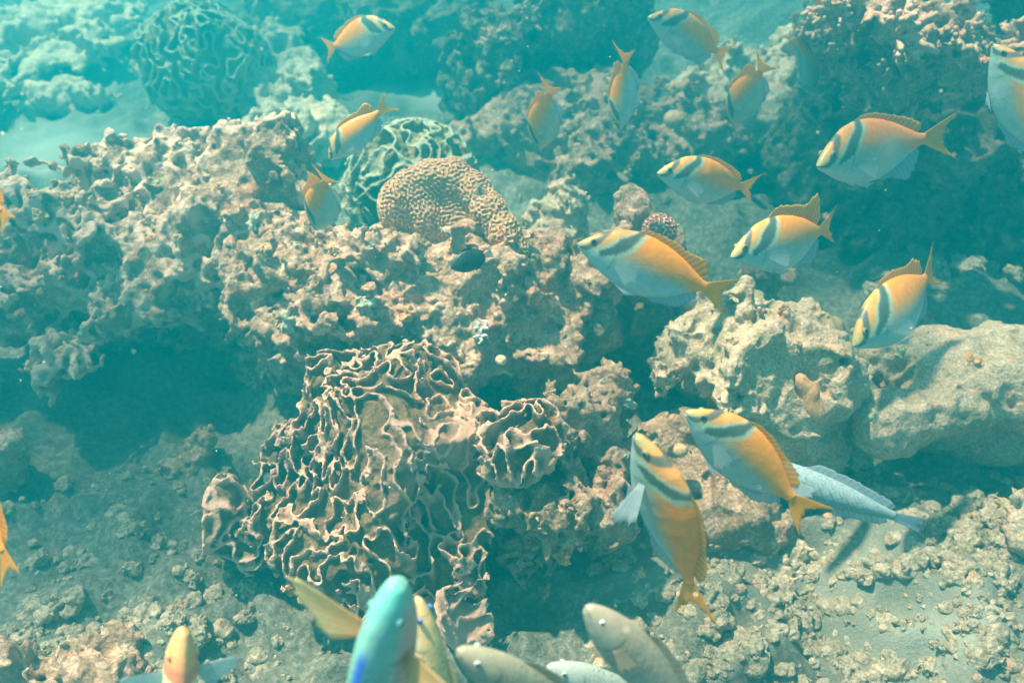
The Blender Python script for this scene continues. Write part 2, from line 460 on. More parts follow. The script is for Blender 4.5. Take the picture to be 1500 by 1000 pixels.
rock('plate_coral', 'scalloped brown plate coral in tiers at the lower left foot of the lettuce coral', 'plate coral',
     [E(375, 790, .10, .07, .08, .11), E(340, 760, .10, .045, .06, .08), E(410, 870, .04, .08, .07, .08)],
     'lettuce', 50, k=.02, fbm=[(8, .03), (17, .015)], sheet=(40, 54, .0026, .038), rag=.15, fine=[(100, .0012)], res=0.0038)
rock('plate_coral', 'brown plate coral with broad scalloped leaves under the lower right of the lettuce coral', 'plate coral',
     [E(690, 830, .10, .09, .09, .12), E(660, 890, .06, .09, .08, .11)],
     'lettuce', 51, k=.02, fbm=[(8, .03), (17, .015)], sheet=(40, 48, .0026, .038), rag=.15, fine=[(100, .0012)], res=0.0038)
rock('fan_coral', 'tight cluster of pinkish brown upright coral fans at the right end of the lettuce coral', 'coral',
     [E(755, 665, .34, .085, .085, .085), E(765, 625, .36, .07, .06, .06)],
     'lettuce', 14, fbm=[(8, .018), (30, .007), (60, .004)], sheet=(60, 30, .0021, .045), rag=.15, fine=[(100, .001)], res=0.0034)
rock('coral_rock', 'dark crusted rock column between the lettuce coral and the steep orange fish', 'coral rock',
     [E(850, 610, .30, .12, .13, .14), E(800, 560, .34, .13, .10, .12), E(820, 800, .06, .13, .12, .25), E(890, 640, .2, .09, .1, .2)],
     'crust', 15, sheet=(24, 20, .006, .03), rag=.6, pits=[(12, .04, .6)], res=0.0056)
rock('coral_boulder', 'rough tan boulder with an orange lump on its lower right side', 'boulder',
     [E(1080, 540, .26, .18, .17, .17), E(1160, 590, .2, .15, .14, .17), E(1010, 500, .2, .12, .12, .16), E(1130, 640, .06, .2, .13, .16)],
     'boulder', 16, fbm=[(5, .028), (10, .024), (22, .016), (45, .009)], pits=[(13, .03, .6)], res=0.0054)
rock('boulder', 'wide flat dusty boulder with a shadow beneath it at the right edge', 'boulder',
     [E(1400, 565, .22, .23, .16, .09), E(1300, 595, .19, .12, .12, .09), E(1510, 560, .22, .20, .17, .10), E(1450, 600, .1, .24, .12, .13)],
     'boulder', 17, fbm=[(4, .02), (9, .011), (20, .006), (40, .003)], fine=[(60, .0018), (110, .0012)], res=0.0056)
rock('boulder', 'small rough rock low on the right edge, beside the silver fish tail', 'boulder',
     [E(1500, 765, .10, .12, .10, .12)], 'boulder', 18, fbm=FBs, res=0.007)
rock('knobbly_coral', 'knobbly tan coral head with a pink ridged patch, behind the largest rabbitfish', 'coral head',
     [E(910, 330, .44, .10, .10, .10), E(965, 345, .40, .06, .06, .07), E(870, 420, .3, .10, .13, .2), E(940, 420, .2, .16, .14, .25)],
     'crust_pink', 19, fbm=FBs, pits=[(18, .03, .3)], res=0.006)
rock('smooth_coral', 'smooth pale yellowish coral head between the brain coral and the knobbly one', 'coral head',
     [E(838, 305, .34, .075, .08, .10), E(815, 345, .2, .1, .1, .2)], 'pale', 20, fbm=[(7, .03), (14, .01)], res=0.006)
rock('lettuce_coral', 'round greenish lettuce coral ball standing on the far sand at upper left', 'lettuce coral',
     [E(300, 95, .24, .25, .25, .25)], 'lettuce_green', 21, fbm=[(3, .022), (8, .018)], sheet=(46, 40, .0036, .040), rag=.15, fine=[(70, .0015)], res=0.005)
rock('lettuce_coral', 'green plate coral with rimmed folds right behind the brain coral', 'lettuce coral',
     [E(612, 255, .31, .17, .14, .16), E(610, 300, .2, .2, .15, .2)], 'lettuce_green', 22, fbm=[(4, .03)], sheet=(44, 38, .0034, .040), rag=.15, fine=[(70, .0015)], res=0.0046)
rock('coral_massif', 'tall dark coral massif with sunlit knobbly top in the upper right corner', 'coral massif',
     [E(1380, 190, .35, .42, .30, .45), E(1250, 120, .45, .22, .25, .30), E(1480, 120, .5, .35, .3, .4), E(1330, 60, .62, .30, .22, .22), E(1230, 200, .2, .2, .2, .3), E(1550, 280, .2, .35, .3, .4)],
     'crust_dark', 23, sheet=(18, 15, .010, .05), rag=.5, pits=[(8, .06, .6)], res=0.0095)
rock('coral_crust', 'sunlit pinkish coral crust along the crest of the upper right massif', 'coral crust',
     [E(1340, 62, .80, .24, .13, .08), E(1270, 50, .74, .14, .12, .10), E(1420, 80, .76, .12, .10, .08), E(1310, 110, .62, .12, .08, .08), E(1390, 120, .6, .10, .08, .07)],
     'crust_pink', 52, sheet=(26, 22, .007, .045), rag=.4, res=0.0085)
rock('coral_rock', 'low dark rock ledge in the shade under the fish with raised dorsal fin', 'coral rock',
     [E(1230, 330, .18, .14, .12, .14), E(1150, 300, .2, .14, .12, .12), E(1130, 420, .1, .18, .15, .15), E(1210, 420, .08, .15, .12, .14)],
     'crust', 24, sheet=(10, 9, .011, .03), pits=[(14, .03, .4)], res=0.009)
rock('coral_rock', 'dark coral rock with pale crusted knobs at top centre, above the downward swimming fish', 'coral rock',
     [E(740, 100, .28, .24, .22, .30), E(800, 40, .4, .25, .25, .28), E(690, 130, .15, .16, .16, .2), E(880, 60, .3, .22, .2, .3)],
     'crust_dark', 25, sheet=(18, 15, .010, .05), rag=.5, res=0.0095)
rock('coral_rock', 'grey green crusted rock slope behind the small fish diving in the distance', 'coral rock',
     [E(900, 225, .12, .30, .2, .16), E(780, 210, .1, .25, .2, .18), E(1000, 195, .16, .2, .18, .16), E(870, 170, .15, .3, .2, .15)],
     'crust', 26, sheet=(20, 18, .010, .03), rag=.5, res=0.009)
rock('coral_rock', 'sunlit yellowish coral rock with meandering ridges near the top right centre', 'coral rock',
     [E(1140, 155, .22, .19, .17, .16), E(1060, 125, .25, .25, .18, .18), E(1150, 90, .3, .16, .14, .16)],
     'pale', 27, fbm=[(5, .03), (12, .015)], sheet=(24, 20, .009, .035), res=0.008)
rock('coral_rock', 'pale knobbly coral rock bank to the right of the round green coral', 'coral rock',
     [E(420, 130, .14, .16, .2, .16), E(440, 200, .10, .25, .16, .12), E(400, 75, .15, .2, .2, .16)],
     'pale', 28, fbm=[(6, .03), (13, .02)], sheet=(20, 18, .010, .045), res=0.009)
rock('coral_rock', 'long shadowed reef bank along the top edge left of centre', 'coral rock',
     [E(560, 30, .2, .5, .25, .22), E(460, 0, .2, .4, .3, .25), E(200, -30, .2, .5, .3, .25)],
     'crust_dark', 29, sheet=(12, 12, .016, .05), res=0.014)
rock('coral_rock', 'pale crusted coral slab on the sand in the top left corner', 'coral rock',
     [E(40, 60, .10, .50, .30, .12), E(100, 30, .12, .25, .2, .12), E(-60, 100, .1, .4, .3, .12)],
     'pale', 30, fbm=[(5, .025), (11, .015), (22, .008)], sheet=(10, 10, .014, .03), res=0.012)
rock('coral_rock', 'low knobbly rock edge along the sand patch at upper left', 'coral rock',
     [E(100, 140, .02, .25, .08, .08), E(10, 150, .0, .12, .06, .06)], 'pale', 31, fbm=FBs, res=0.009)
rock('coral_rock', 'grey rock fragment lying in the shaded hollow at left', 'coral rock',
     [E(300, 655, .05, .035, .04, .05), E(265, 690, .02, .045, .035, .04)], 'crust', 32, fbm=[(12, .010), (28, .006)], res=0.005)
rock('coral_rock', 'small sunlit coral knob on the left edge below the outcrop', 'coral rock',
     [E(10, 650, .12, .045, .04, .03), E(-10, 680, .04, .06, .05, .09)], 'crust_pink', 33, fbm=[(12, .010), (28, .006)], res=0.005)
rock('coral_rock', 'bright crusted rubble mound in the bottom left corner', 'coral rock',
     [E(100, 985, .03, .12, .08, .06), E(20, 1000, .03, .12, .08, .06), E(160, 960, .0, .06, .06, .06)], 'crust_pink', 34, fbm=FBs, pits=[(20, .025, .3)], res=0.006)
rock('coral_rock', 'dark crevice wall of rock between the tan ridge and the boulder with the orange lump', 'coral rock',
     [E(900, 500, .06, .2, .2, .2), E(830, 540, .1, .12, .12, .22)], 'crust_dark', 35, pits=[(14, .04, .3)], res=0.009)
rock('coral_rock', 'low crusted rock under the rabbitfish pair, beside the tail of the steep one', 'coral rock',
     [E(1090, 760, .03, .13, .09, .10), E(1020, 690, .05, .09, .09, .12), E(960, 720, .0, .12, .1, .12)], 'crust', 36, fbm=FBs, pits=[(18, .025, .4)], res=0.007)

# ------------------------------------------------------------------ brain corals, domes, clams, tufts, rubble
M['brain'] = reef_mat('brain_coral', (0.42, 0.25, 0.13), (0.46, 0.28, 0.15), (0.50, 0.31, 0.18), edge=(0.84, 0.38, 0.23), edge_amt=1.0, bump=0.2)
M['brain_red'] = reef_mat('red_brain_coral', (0.30, 0.10, 0.06), (0.34, 0.12, 0.07), (0.36, 0.16, 0.1), edge=(0.85, 0.50, 0.40), edge_amt=1.0, bump=0.2)
rock('brain_coral', 'pink lumpy brain coral covered in maze like ridges on top of the tan ridge', 'brain coral',
     [E(578, 310, .51, .032, .04, .06), E(600, 280, .54, .036, .042, .05), E(630, 260, .565, .040, .045, .045), E(665, 256, .57, .040, .045, .042), E(696, 275, .555, .038, .042, .04),
      E(716, 308, .525, .042, .045, .045), E(738, 340, .49, .040, .042, .042), E(757, 368, .455, .030, .035, .035), E(615, 330, .46, .06, .06, .08), E(650, 340, .44, .09, .04, .05), E(664, 300, .49, .05, .05, .065), E(700, 325, .46, .05, .04, .05)],
     'brain', 41, fbm=[(9, .006)], lab=(0.0098, .0027), res=0.0022, fine=[(90, .0006)], k=0.03)
rock('brain_coral', 'small red brain coral patch glowing beside the back of the largest rabbitfish', 'brain coral',
     [E(966, 338, .47, .040, .04, .038)], 'brain_red', 42, fbm=[(12, .004)], lab=(0.0098, .0027), res=0.0022, fine=[(90, .0005)])
rock('coral_rock', 'pale crusted lump of rock below the arched brain coral beside the dark fish', 'coral rock',
     [E(680, 345, .50, .035, .03, .03), E(735, 395, .44, .05, .05, .05), E(700, 378, .45, .05, .04, .035)], 'crust_pink', 43, fbm=[(14, .012), (30, .010), (60, .005)], res=0.0045)
rock('dome_coral', 'small smooth tan dome coral on the grey green slope in the distance', 'dome coral',
     [E(988, 176, .33, .036, .036, .03)], 'dome', 44, fine=[(60, .0006)], fbm=[(12, .004)], res=0.005)
rock('dome_coral', 'tiny orange tan dome coral between the steep fish and its larger neighbour', 'dome coral',
     [E(997, 659, .20, .016, .016, .014)], 'dome', 45, fine=[(60, .0006)], fbm=[(20, .002)], res=0.003)
rock('dome_coral', 'tiny pale dome coral among crusts just above the lettuce coral', 'dome coral',
     [E(734, 527, .44, .016, .016, .012)], 'pale', 46, fine=[(60, .0006)], fbm=[(20, .002)], res=0.003)
rock('sponge', 'smooth orange sponge lump on the lower right side of the tan boulder', 'sponge',
     [E(1188, 578, .30, .022, .03, .034), E(1198, 602, .27, .026, .026, .024), E(1172, 556, .33, .014, .02, .02)], 'sponge', 47, fine=[(60, .0008)], fbm=[(20, .004)], res=0.0035, k=0.03)
rock('lobed_coral', 'yellowish lobed coral head between the tan boulder and the drooping fish at right', 'coral head',
     [E(1200, 485, .26, .05, .05, .04), E(1160, 478, .26, .04, .04, .04), E(1225, 480, .25, .03, .03, .03), E(1180, 520, .2, .06, .05, .07)],
     'dome', 48, fine=[(70, .002)], fbm=[(16, .016), (34, .007)], res=0.0045)
rock('fuzzy_coral', 'grey green fuzzy coral lump at the foot of the lettuce coral\'s right side', 'coral head',
     [E(810, 700, .2, .06, .06, .07), E(780, 760, .1, .05, .05, .08)], 'crust', 49, fbm=[(20, .012), (45, .006)], res=0.005)

def tube(pts, rads, seg=7, cap=True):
    """closed tapered tube along pts -> V, F(quads)"""
    pts = np.asarray(pts, float); n = len(pts)
    T = np.gradient(pts, axis=0); T /= np.linalg.norm(T, axis=1)[:, None] + 1e-9
    ref = np.array([0.3, 0.2, 0.93]) if abs(T[0, 2]) < 0.9 else np.array([1.0, 0.1, 0])
    V = []
    for i in range(n):
        a = np.cross(T[i], ref); a /= np.linalg.norm(a); b = np.cross(T[i], a)
        for k in range(seg):
            t = 2 * math.pi * k / seg
            V.append(pts[i] + rads[i] * (math.cos(t) * a + math.sin(t) * b))
    F = [(i * seg + k, i * seg + (k + 1) % seg, (i + 1) * seg + (k + 1) % seg, (i + 1) * seg + k) for i in range(n - 1) for k in range(seg)]
    V.append(pts[-1] + T[-1] * rads[-1] * 0.7); t = len(V) - 1
    F += [((n - 1) * seg + k, (n - 1) * seg + (k + 1) % seg, t, t) for k in range(0, seg)]
    return np.array(V), F

def join(parts):
    V = []; F = []; o = 0
    for v, f in parts:
        V.append(v); F += [tuple(i + o for i in q) for q in f]; o += len(v)
    V = np.concatenate(V)
    return V, F

def mesh_any(name, V, F, mat, smooth=True, cols=None):
    me = bpy.data.meshes.new(name)
    me.from_pydata([tuple(v) for v in V], [], [tuple(dict.fromkeys(f)) for f in F])
    me.update()
    me.polygons.foreach_set('use_smooth', np.full(len(me.polygons), smooth, bool))
    if cols is not None:
        ca = me.attributes.new('Col', 'FLOAT_COLOR', 'POINT')
        c4 = np.ones((len(V), 4), np.float32); c4[:, :3] = cols
        ca.data.foreach_set('color', c4.ravel())
    me.materials.append(mat)
    return me

def tuft_mesh(name, seed, size, nb, thick, spread=1.0):
    g = np.random.default_rng(seed); parts = []
    for b in range(nb):
        az = g.random() * 2 * math.pi; el = math.acos(1 - g.random() * 0.75 * spread)
        d = np.array([math.sin(el) * math.cos(az), math.sin(el) * math.sin(az), math.cos(el)])
        L = size * (0.7 + 0.5 * g.random())
        p = [d * L * 0.05 * i / 1 * 0 + d * L * i / 6 + g.normal(0, L * 0.035, 3) * (i > 0) for i in range(7)]
        parts.append(tube(p, [thick * (1.15 - 0.08 * i) for i in range(7)]))
        for t in range(2):
            i0 = 2 + int(g.integers(0, 3)); dd = d + g.normal(0, 0.7, 3); dd /= np.linalg.norm(dd)
            q = [p[i0] + dd * L * 0.13 * i for i in range(4)]
            parts.append(tube(q, [thick * (0.95 - 0.1 * i) for i in range(4)]))
    V, F = join(parts)
    return mesh_any(name, V, F, M['branch'])

def on_scene(px, py):
    """first point of the reef met by the ray through photo pixel (px, py)"""
    dg = bpy.context.evaluated_depsgraph_get()
    d = mathutils.Vector(at(px, py, 1.0) - CAM).normalized()
    hit, loc, nrm, _, ob, _ = S.ray_cast(dg, mathutils.Vector(CAM), d)
    return (loc, nrm) if hit else (mathutils.Vector(surf(px, py, 0)), mathutils.Vector((0, 0, 1)))
bpy.context.view_layer.update()

protos = [tuft_mesh('branching_coral', 100 + i, .055, 15, .0075) for i in range(4)]
tufts = [(1250, 112, 0.55, 'small pink branching coral tuft on the dark face of the upper right massif'),
         (1215, 20, 1.35, 'tan finger coral clump at the top edge, left end of the massif'),
         (1190, 40, 1.08, 'tan finger coral clump just below the top edge, beside a pale ridged rock'),
         (1320, 55, 1.49, 'large sunlit finger coral clump on the crest of the massif'),
         (1345, 85, 1.22, 'sunlit finger coral clump low on the massif crest'),
         (1300, 90, 1.08, 'pinkish finger coral clump hanging at the massif crest edge'),
         (1410, 60, 1.22, 'pale finger coral clump near the upper right corner'),
         (1235, 25, 0.94, 'short tan finger coral clump in the gap of the massif top'),
         (1440, 30, 1.22, 'dim finger coral clump above the fish at the right edge'),
         (725, 60, 1.22, 'pale finger coral clump on the dark knob rock at top centre'),
         (745, 110, 1.08, 'pale finger coral clump low on the dark knob rock at top centre'),
         (770, 30, 1.22, 'dim finger coral clump at the top edge above the dark knob rock'),
         (900, 130, 0.81, 'faded finger coral clump left of the slim fish with a yellow tail'),
         (805, 575, 0.30, 'small reddish finger coral tuft on top of the crusted column')]
hits = [on_scene(px, py) for px, py, sc, lab in tufts]
for i, ((px, py, sc, lab), (loc, nrm)) in enumerate(zip(tufts, hits)):
    o = obj('branching_coral', protos[i % 4]); o.location = loc - nrm * 0.01
    o.scale = (sc, sc, sc); q = (nrm + mathutils.Vector((0, -.1, 0.8))).normalized()
    o.rotation_euler = q.to_track_quat('Z', 'Y').to_euler()
    tag(o, lab, 'branching coral', 'branching coral tufts on the reef')

# giant clam with a zigzag mouth
loc, nrm = on_scene(1076, 215)
th = np.linspace(0, 2 * math.pi, 97)[:-1]; ph = np.linspace(0.06, math.pi * 0.97, 40)
def clam_valve(side):
    V = []; cols = []
    n1, n2 = 60, 26
    for i in range(n1):
        u = -1 + 2 * i / (n1 - 1)
        zig = 0.007 * (2 * abs(((u * 2.5) % 1) - 0.5) * 2 - 1) * (1 - u * u)
        for j in range(n2):
            t = j / (n2 - 1)
            r = math.sqrt(max(0, 1 - u * u * 0.98))
            rib = 1 + 0.06 * math.cos(u * 2.5 * 2 * math.pi) * t
            y = side * (0.034 * r * math.sin(t * math.pi * 0.9) * rib) * (1 - t ** 6) + (zig + side * 0.003) * t ** 3
            z = -0.045 * r + 0.085 * r * t * 1.0
            V.append((u * 0.040 * (0.8 + 0.2 * t), y, z))
            band = t > 0.9 or 0.72 < t < 0.78
            cols.append((0.45, 0.36, 0.24) if band else (0.10, 0.075, 0.045))
    F = [(i * n2 + j, i * n2 + j + 1, (i + 1) * n2 + j + 1, (i + 1) * n2 + j) for i in range(n1 - 1) for j in range(n2 - 1)]
    return mesh_any('valve', np.array(V), F, M['clamshell'], True, np.array(cols))
M['clamshell'] = col_mat('clam_shell', 0.8, 0.1, bump=0.5, bscale=160, var=0.3)
cl = bpy.data.objects.new('giant_clam', None); C.objects.link(cl); cl.location = loc + mathutils.Vector((0, 0, 0.03))
cl.rotation_euler = (R(38), R(8), R(-12))
tag(cl, 'dark brown clam with a zigzag mouth standing on the far rock slope', 'clam')
for sd in (-1, 1): obj('valve', clam_valve(sd), cl)

# small fluted clam with white wavy lips
loc, nrm = on_scene(702, 487)
M['lip'] = col_mat('clam_lip', 0.6, 0.2, var=0.1)
fc = bpy.data.objects.new('fluted_clam', None); C.objects.link(fc); fc.location = loc + mathutils.Vector((0, -.004, 0.006))
fc.rotation_euler = (R(35), 0, R(15))
tag(fc, 'small fluted clam with white wavy lips on the tan ridge', 'clam')
parts = []
gl_ = np.random.default_rng(12)
for a in range(6):
    t = np.linspace(-1, 1, 16); r = .009 + .004 * gl_.random(); a0 = gl_.random() * 6.28; sw = 1.3 + .5 * gl_.random()
    cx, cy = (-.011, .009)[a % 2] + gl_.normal(0, .002), -.022 + .019 * (a // 2)
    p = np.stack([cx + r * np.cos(a0 + sw * t), cy + r * .8 * np.sin(a0 + sw * t), .006 + .004 * np.cos(t * 5 + a)], 1)
    parts.append(tube(p, .0034 * (1 - .75 * np.abs(t) ** 2.5)))
V, F = join(parts)
obj('lip', mesh_any('lip', V, F, M['lip'], True, np.tile((.66, .58, .46), (len(V), 1))), fc)
V, F = tube(np.stack([np.zeros(9), np.linspace(-.03, .03, 9), np.full(9, -.008)], 1), 0.016 * np.sin(np.linspace(.25, math.pi - .25, 9)) ** .6)
obj('shell', mesh_any('shell', V, F, M['clamshell'], True, np.tile((.22, .17, .11), (len(V), 1))), fc)

# rubble stones
def stone(seed, r):
    me0 = reef('stone', [((0, 0, 0), (r, r * .8, r * .65), 0)], r / 11, [(0.9 / r, r * .16), (1.9 / r, r * .10), (4 / r, r * .05)], M['rubble'], seed, zmin=-1,
               pits=[(2.2 / r, r * .15, .5)])
    me = me0.data; off = np.array(me0.location); bpy.data.objects.remove(me0)
    co = np.empty(len(me.vertices) * 3, np.float32); me.vertices.foreach_get('co', co)
    me.vertices.foreach_set('co', (co.reshape(-1, 3) + off).ravel().astype(np.float32)); me.update()
    return me
stones = [stone(200 + i, .05) for i in range(6)]
bpy.context.view_layer.update()
g = np.random.default_rng(77)
def scatter(n, poly, smin, smax, label, group):
    (x0, y0, x1, y1) = poly
    spots = []
    for _ in range(n):
        px = x0 + g.random() * (x1 - x0); py = y0 + g.random() * (y1 - y0)
        p = surf(px, py, 0); spots.append((p, smin + (smax - smin) * g.random() ** 2))
    for p, sc in spots:
        me = stones[int(g.integers(6))]
        o = obj('rubble_stone', me); z = ground(p[0], p[1])
        o.location = (p[0], p[1], z - 0.006 * sc); o.scale = (sc, sc, sc * .9)
        o.rotation_euler = (g.random() * .6, g.random() * .6, g.random() * 6.28)
        tag(o, label, 'stone', group)
scatter(135, (1000, 780, 1500, 1010), .2, .95, 'rounded knobbly rubble stone in the bed below the silver fish', 'rubble stones at lower right')
scatter(40, (0, 900, 330, 1010), .25, .7, 'small knobbly rubble stone in the lower left corner area', 'rubble stones at lower left')
scatter(55, (30, 690, 420, 900), .2, .6, 'dim rubble stone on the shaded floor left of the lettuce coral', 'rubble stones on the shaded floor')
scatter(24, (1200, 690, 1500, 800), .25, .8, 'dim rubble stone on the floor below the flat boulder', 'rubble stones below the flat boulder')
scatter(32, (1250, 330, 1500, 460), .4, 1.3, 'dim rubble stone in the shade of the upper right massif', 'rubble stones under the massif')
scatter(12, (0, 20, 180, 140), .5, 1.6, 'pale rubble stone around the far sand patch', 'rubble stones by the sand patch')

bpy.context.view_layer.update()
def litter(n, poly, smin, smax, label, group):
    hits = [on_scene(poly[0] + g.random() * (poly[2] - poly[0]), poly[1] + g.random() * (poly[3] - poly[1])) for _ in range(n)]
    for loc, nrm in hits:
        if nrm.z < .35: continue
        sc = smin + (smax - smin) * g.random() ** 2
        o = obj('coral_fragment', stones[int(g.integers(6))]); o.location = loc - nrm * .012 * sc; o.scale = (sc, sc * .7, sc * .6)
        o.rotation_euler = (g.random() * 1.5, g.random() * 1.5, g.random() * 6.28); tag(o, label, 'coral fragment', group)
litter(60, (380, 290, 830, 500), .10, .38, 'small crusted coral fragment lodged on the tan rock ridge', 'coral fragments on the tan ridge')
litter(40, (960, 430, 1230, 680), .08, .30, 'small crusted coral fragment on the tan boulder', 'coral fragments on the tan boulder')
litter(30, (1240, 470, 1500, 640), .06, .22, 'small coral fragment lying on the flat boulder', 'coral fragments on the flat boulder')
litter(50, (650, 120, 1150, 300), .2, .6, 'faded coral fragment on the rock slope in the distance', 'coral fragments on the far slope')

knobs = []
for i, (mk, r) in enumerate((('sponge', .016), ('dome', .018), ('branch', .013), ('lettuce_green', .02))):
    t = reef('knob', [((0, 0, 0), (r, r * .9, r * .7), 0), ((r * .9, r * .3, -r * .2), (r * .7, r * .6, r * .6), 0), ((-r * .3, r * .8, -r * .2), (r * .55, r * .6, r * .5), 0)], r / 9, [(.5 / r, r * .15), (1.5 / r, r * .1)], M[mk], 300 + i, zmin=-1, k=r * .5)
    me = t.data; off = np.array(t.location); bpy.data.objects.remove(t)
    co = np.empty(len(me.vertices) * 3, np.float32); me.vertices.foreach_get('co', co)
    me.vertices.foreach_set('co', (co.reshape(-1, 3) + off).ravel().astype(np.float32)); me.update(); knobs.append(me)
bpy.context.view_layer.update()
for poly, n, where in (((0, 220, 460, 500), 26, 'brown left outcrop'), ((380, 300, 830, 520), 26, 'tan ridge'), ((960, 430, 1500, 660), 22, 'right boulders'), ((780, 540, 940, 900), 14, 'crusted column'), ((650, 120, 1150, 320), 20, 'far rock slope')):
    hits = [on_scene(poly[0] + g.random() * (poly[2] - poly[0]), poly[1] + g.random() * (poly[3] - poly[1])) for _ in range(n)]
    for loc, nrm in hits:
        kd = int(g.integers(4)); sc = .45 + .8 * g.random() ** 2
        o = obj('knob_coral', knobs[kd]); o.location = loc - nrm * .003; o.scale = (sc, sc, sc); o.rotation_euler = nrm.to_track_quat('Z', 'Y').to_euler()
        o.rotation_euler.rotate_axis('Z', g.random() * 6.28)
        cn = ('orange', 'tan', 'pink', 'olive green')[kd]
        tag(o, f'small {cn} lobed coral knob growing on the {where}', 'coral knob', f'{cn} coral knobs on the {where}')

# loose coral gravel: too small and too many to count
def gravel(n, polys, seed):
    gr = np.random.default_rng(seed); protos_ = []
    for i in range(4):
        t = reef('grain', [((0, 0, 0), (.02, .016, .012), 0)], .0042, [(34, .006), (80, .005)], M['rubble'], 400 + i, zmin=-1, fine=[])
        me = t.data; co = np.empty(len(me.vertices) * 3, np.float32); me.vertices.foreach_get('co', co)
        fa = np.empty(len(me.polygons) * 4, np.int32); me.polygons.foreach_get('vertices', fa)
        protos_.append((co.reshape(-1, 3) + np.array(t.location), fa.reshape(-1, 4))); bpy.data.objects.remove(t)
    Vs, Fs, b = [], [], 0
    wts = np.array([(p[2] - p[0]) * (p[3] - p[1]) * p[4] for p in polys], float); wts /= wts.sum()
    for _ in range(n):
        x0, y0, x1, y1, _w = polys[int(gr.choice(len(polys), p=wts))]
        p = surf(x0 + gr.random() * (x1 - x0), y0 + gr.random() * (y1 - y0), 0)
        v, f = protos_[int(gr.integers(4))]; sc = .22 + 1.0 * gr.random() ** 4; a = gr.random() * 6.28
        Rm = np.array([[math.cos(a), -math.sin(a), 0], [math.sin(a), math.cos(a), 0], [0, 0, 1]])
        Vs.append((v * sc) @ Rm.T + np.array([p[0], p[1], ground(p[0], p[1]) - .005 * sc])); Fs.append(f + b); b += len(v)
    return mesh_np('gravel', np.concatenate(Vs), np.concatenate(Fs), M['rubble'])
tag(obj('gravel', gravel(1700, [(1000, 770, 1520, 1020, 1.0), (1180, 680, 1520, 790, .5), (-20, 690, 430, 900, .18), (-20, 890, 420, 1020, .9), (860, 800, 1020, 1000, .6)], 9)),
    'loose coral gravel strewn over the seabed', 'gravel', kind='stuff')
# ------------------------------------------------------------------ fish
def prof(xs, ys, u):
    y = np.interp(u, xs, ys)
    k = np.array([1, 2, 3, 4, 3, 2, 1], float); k /= k.sum()
    yp = np.concatenate([2 * y[0] - y[3:0:-1], y, 2 * y[-1] - y[-2:-5:-1]])
    return np.clip(np.convolve(yp, k, 'valid'), 0.0015, None)

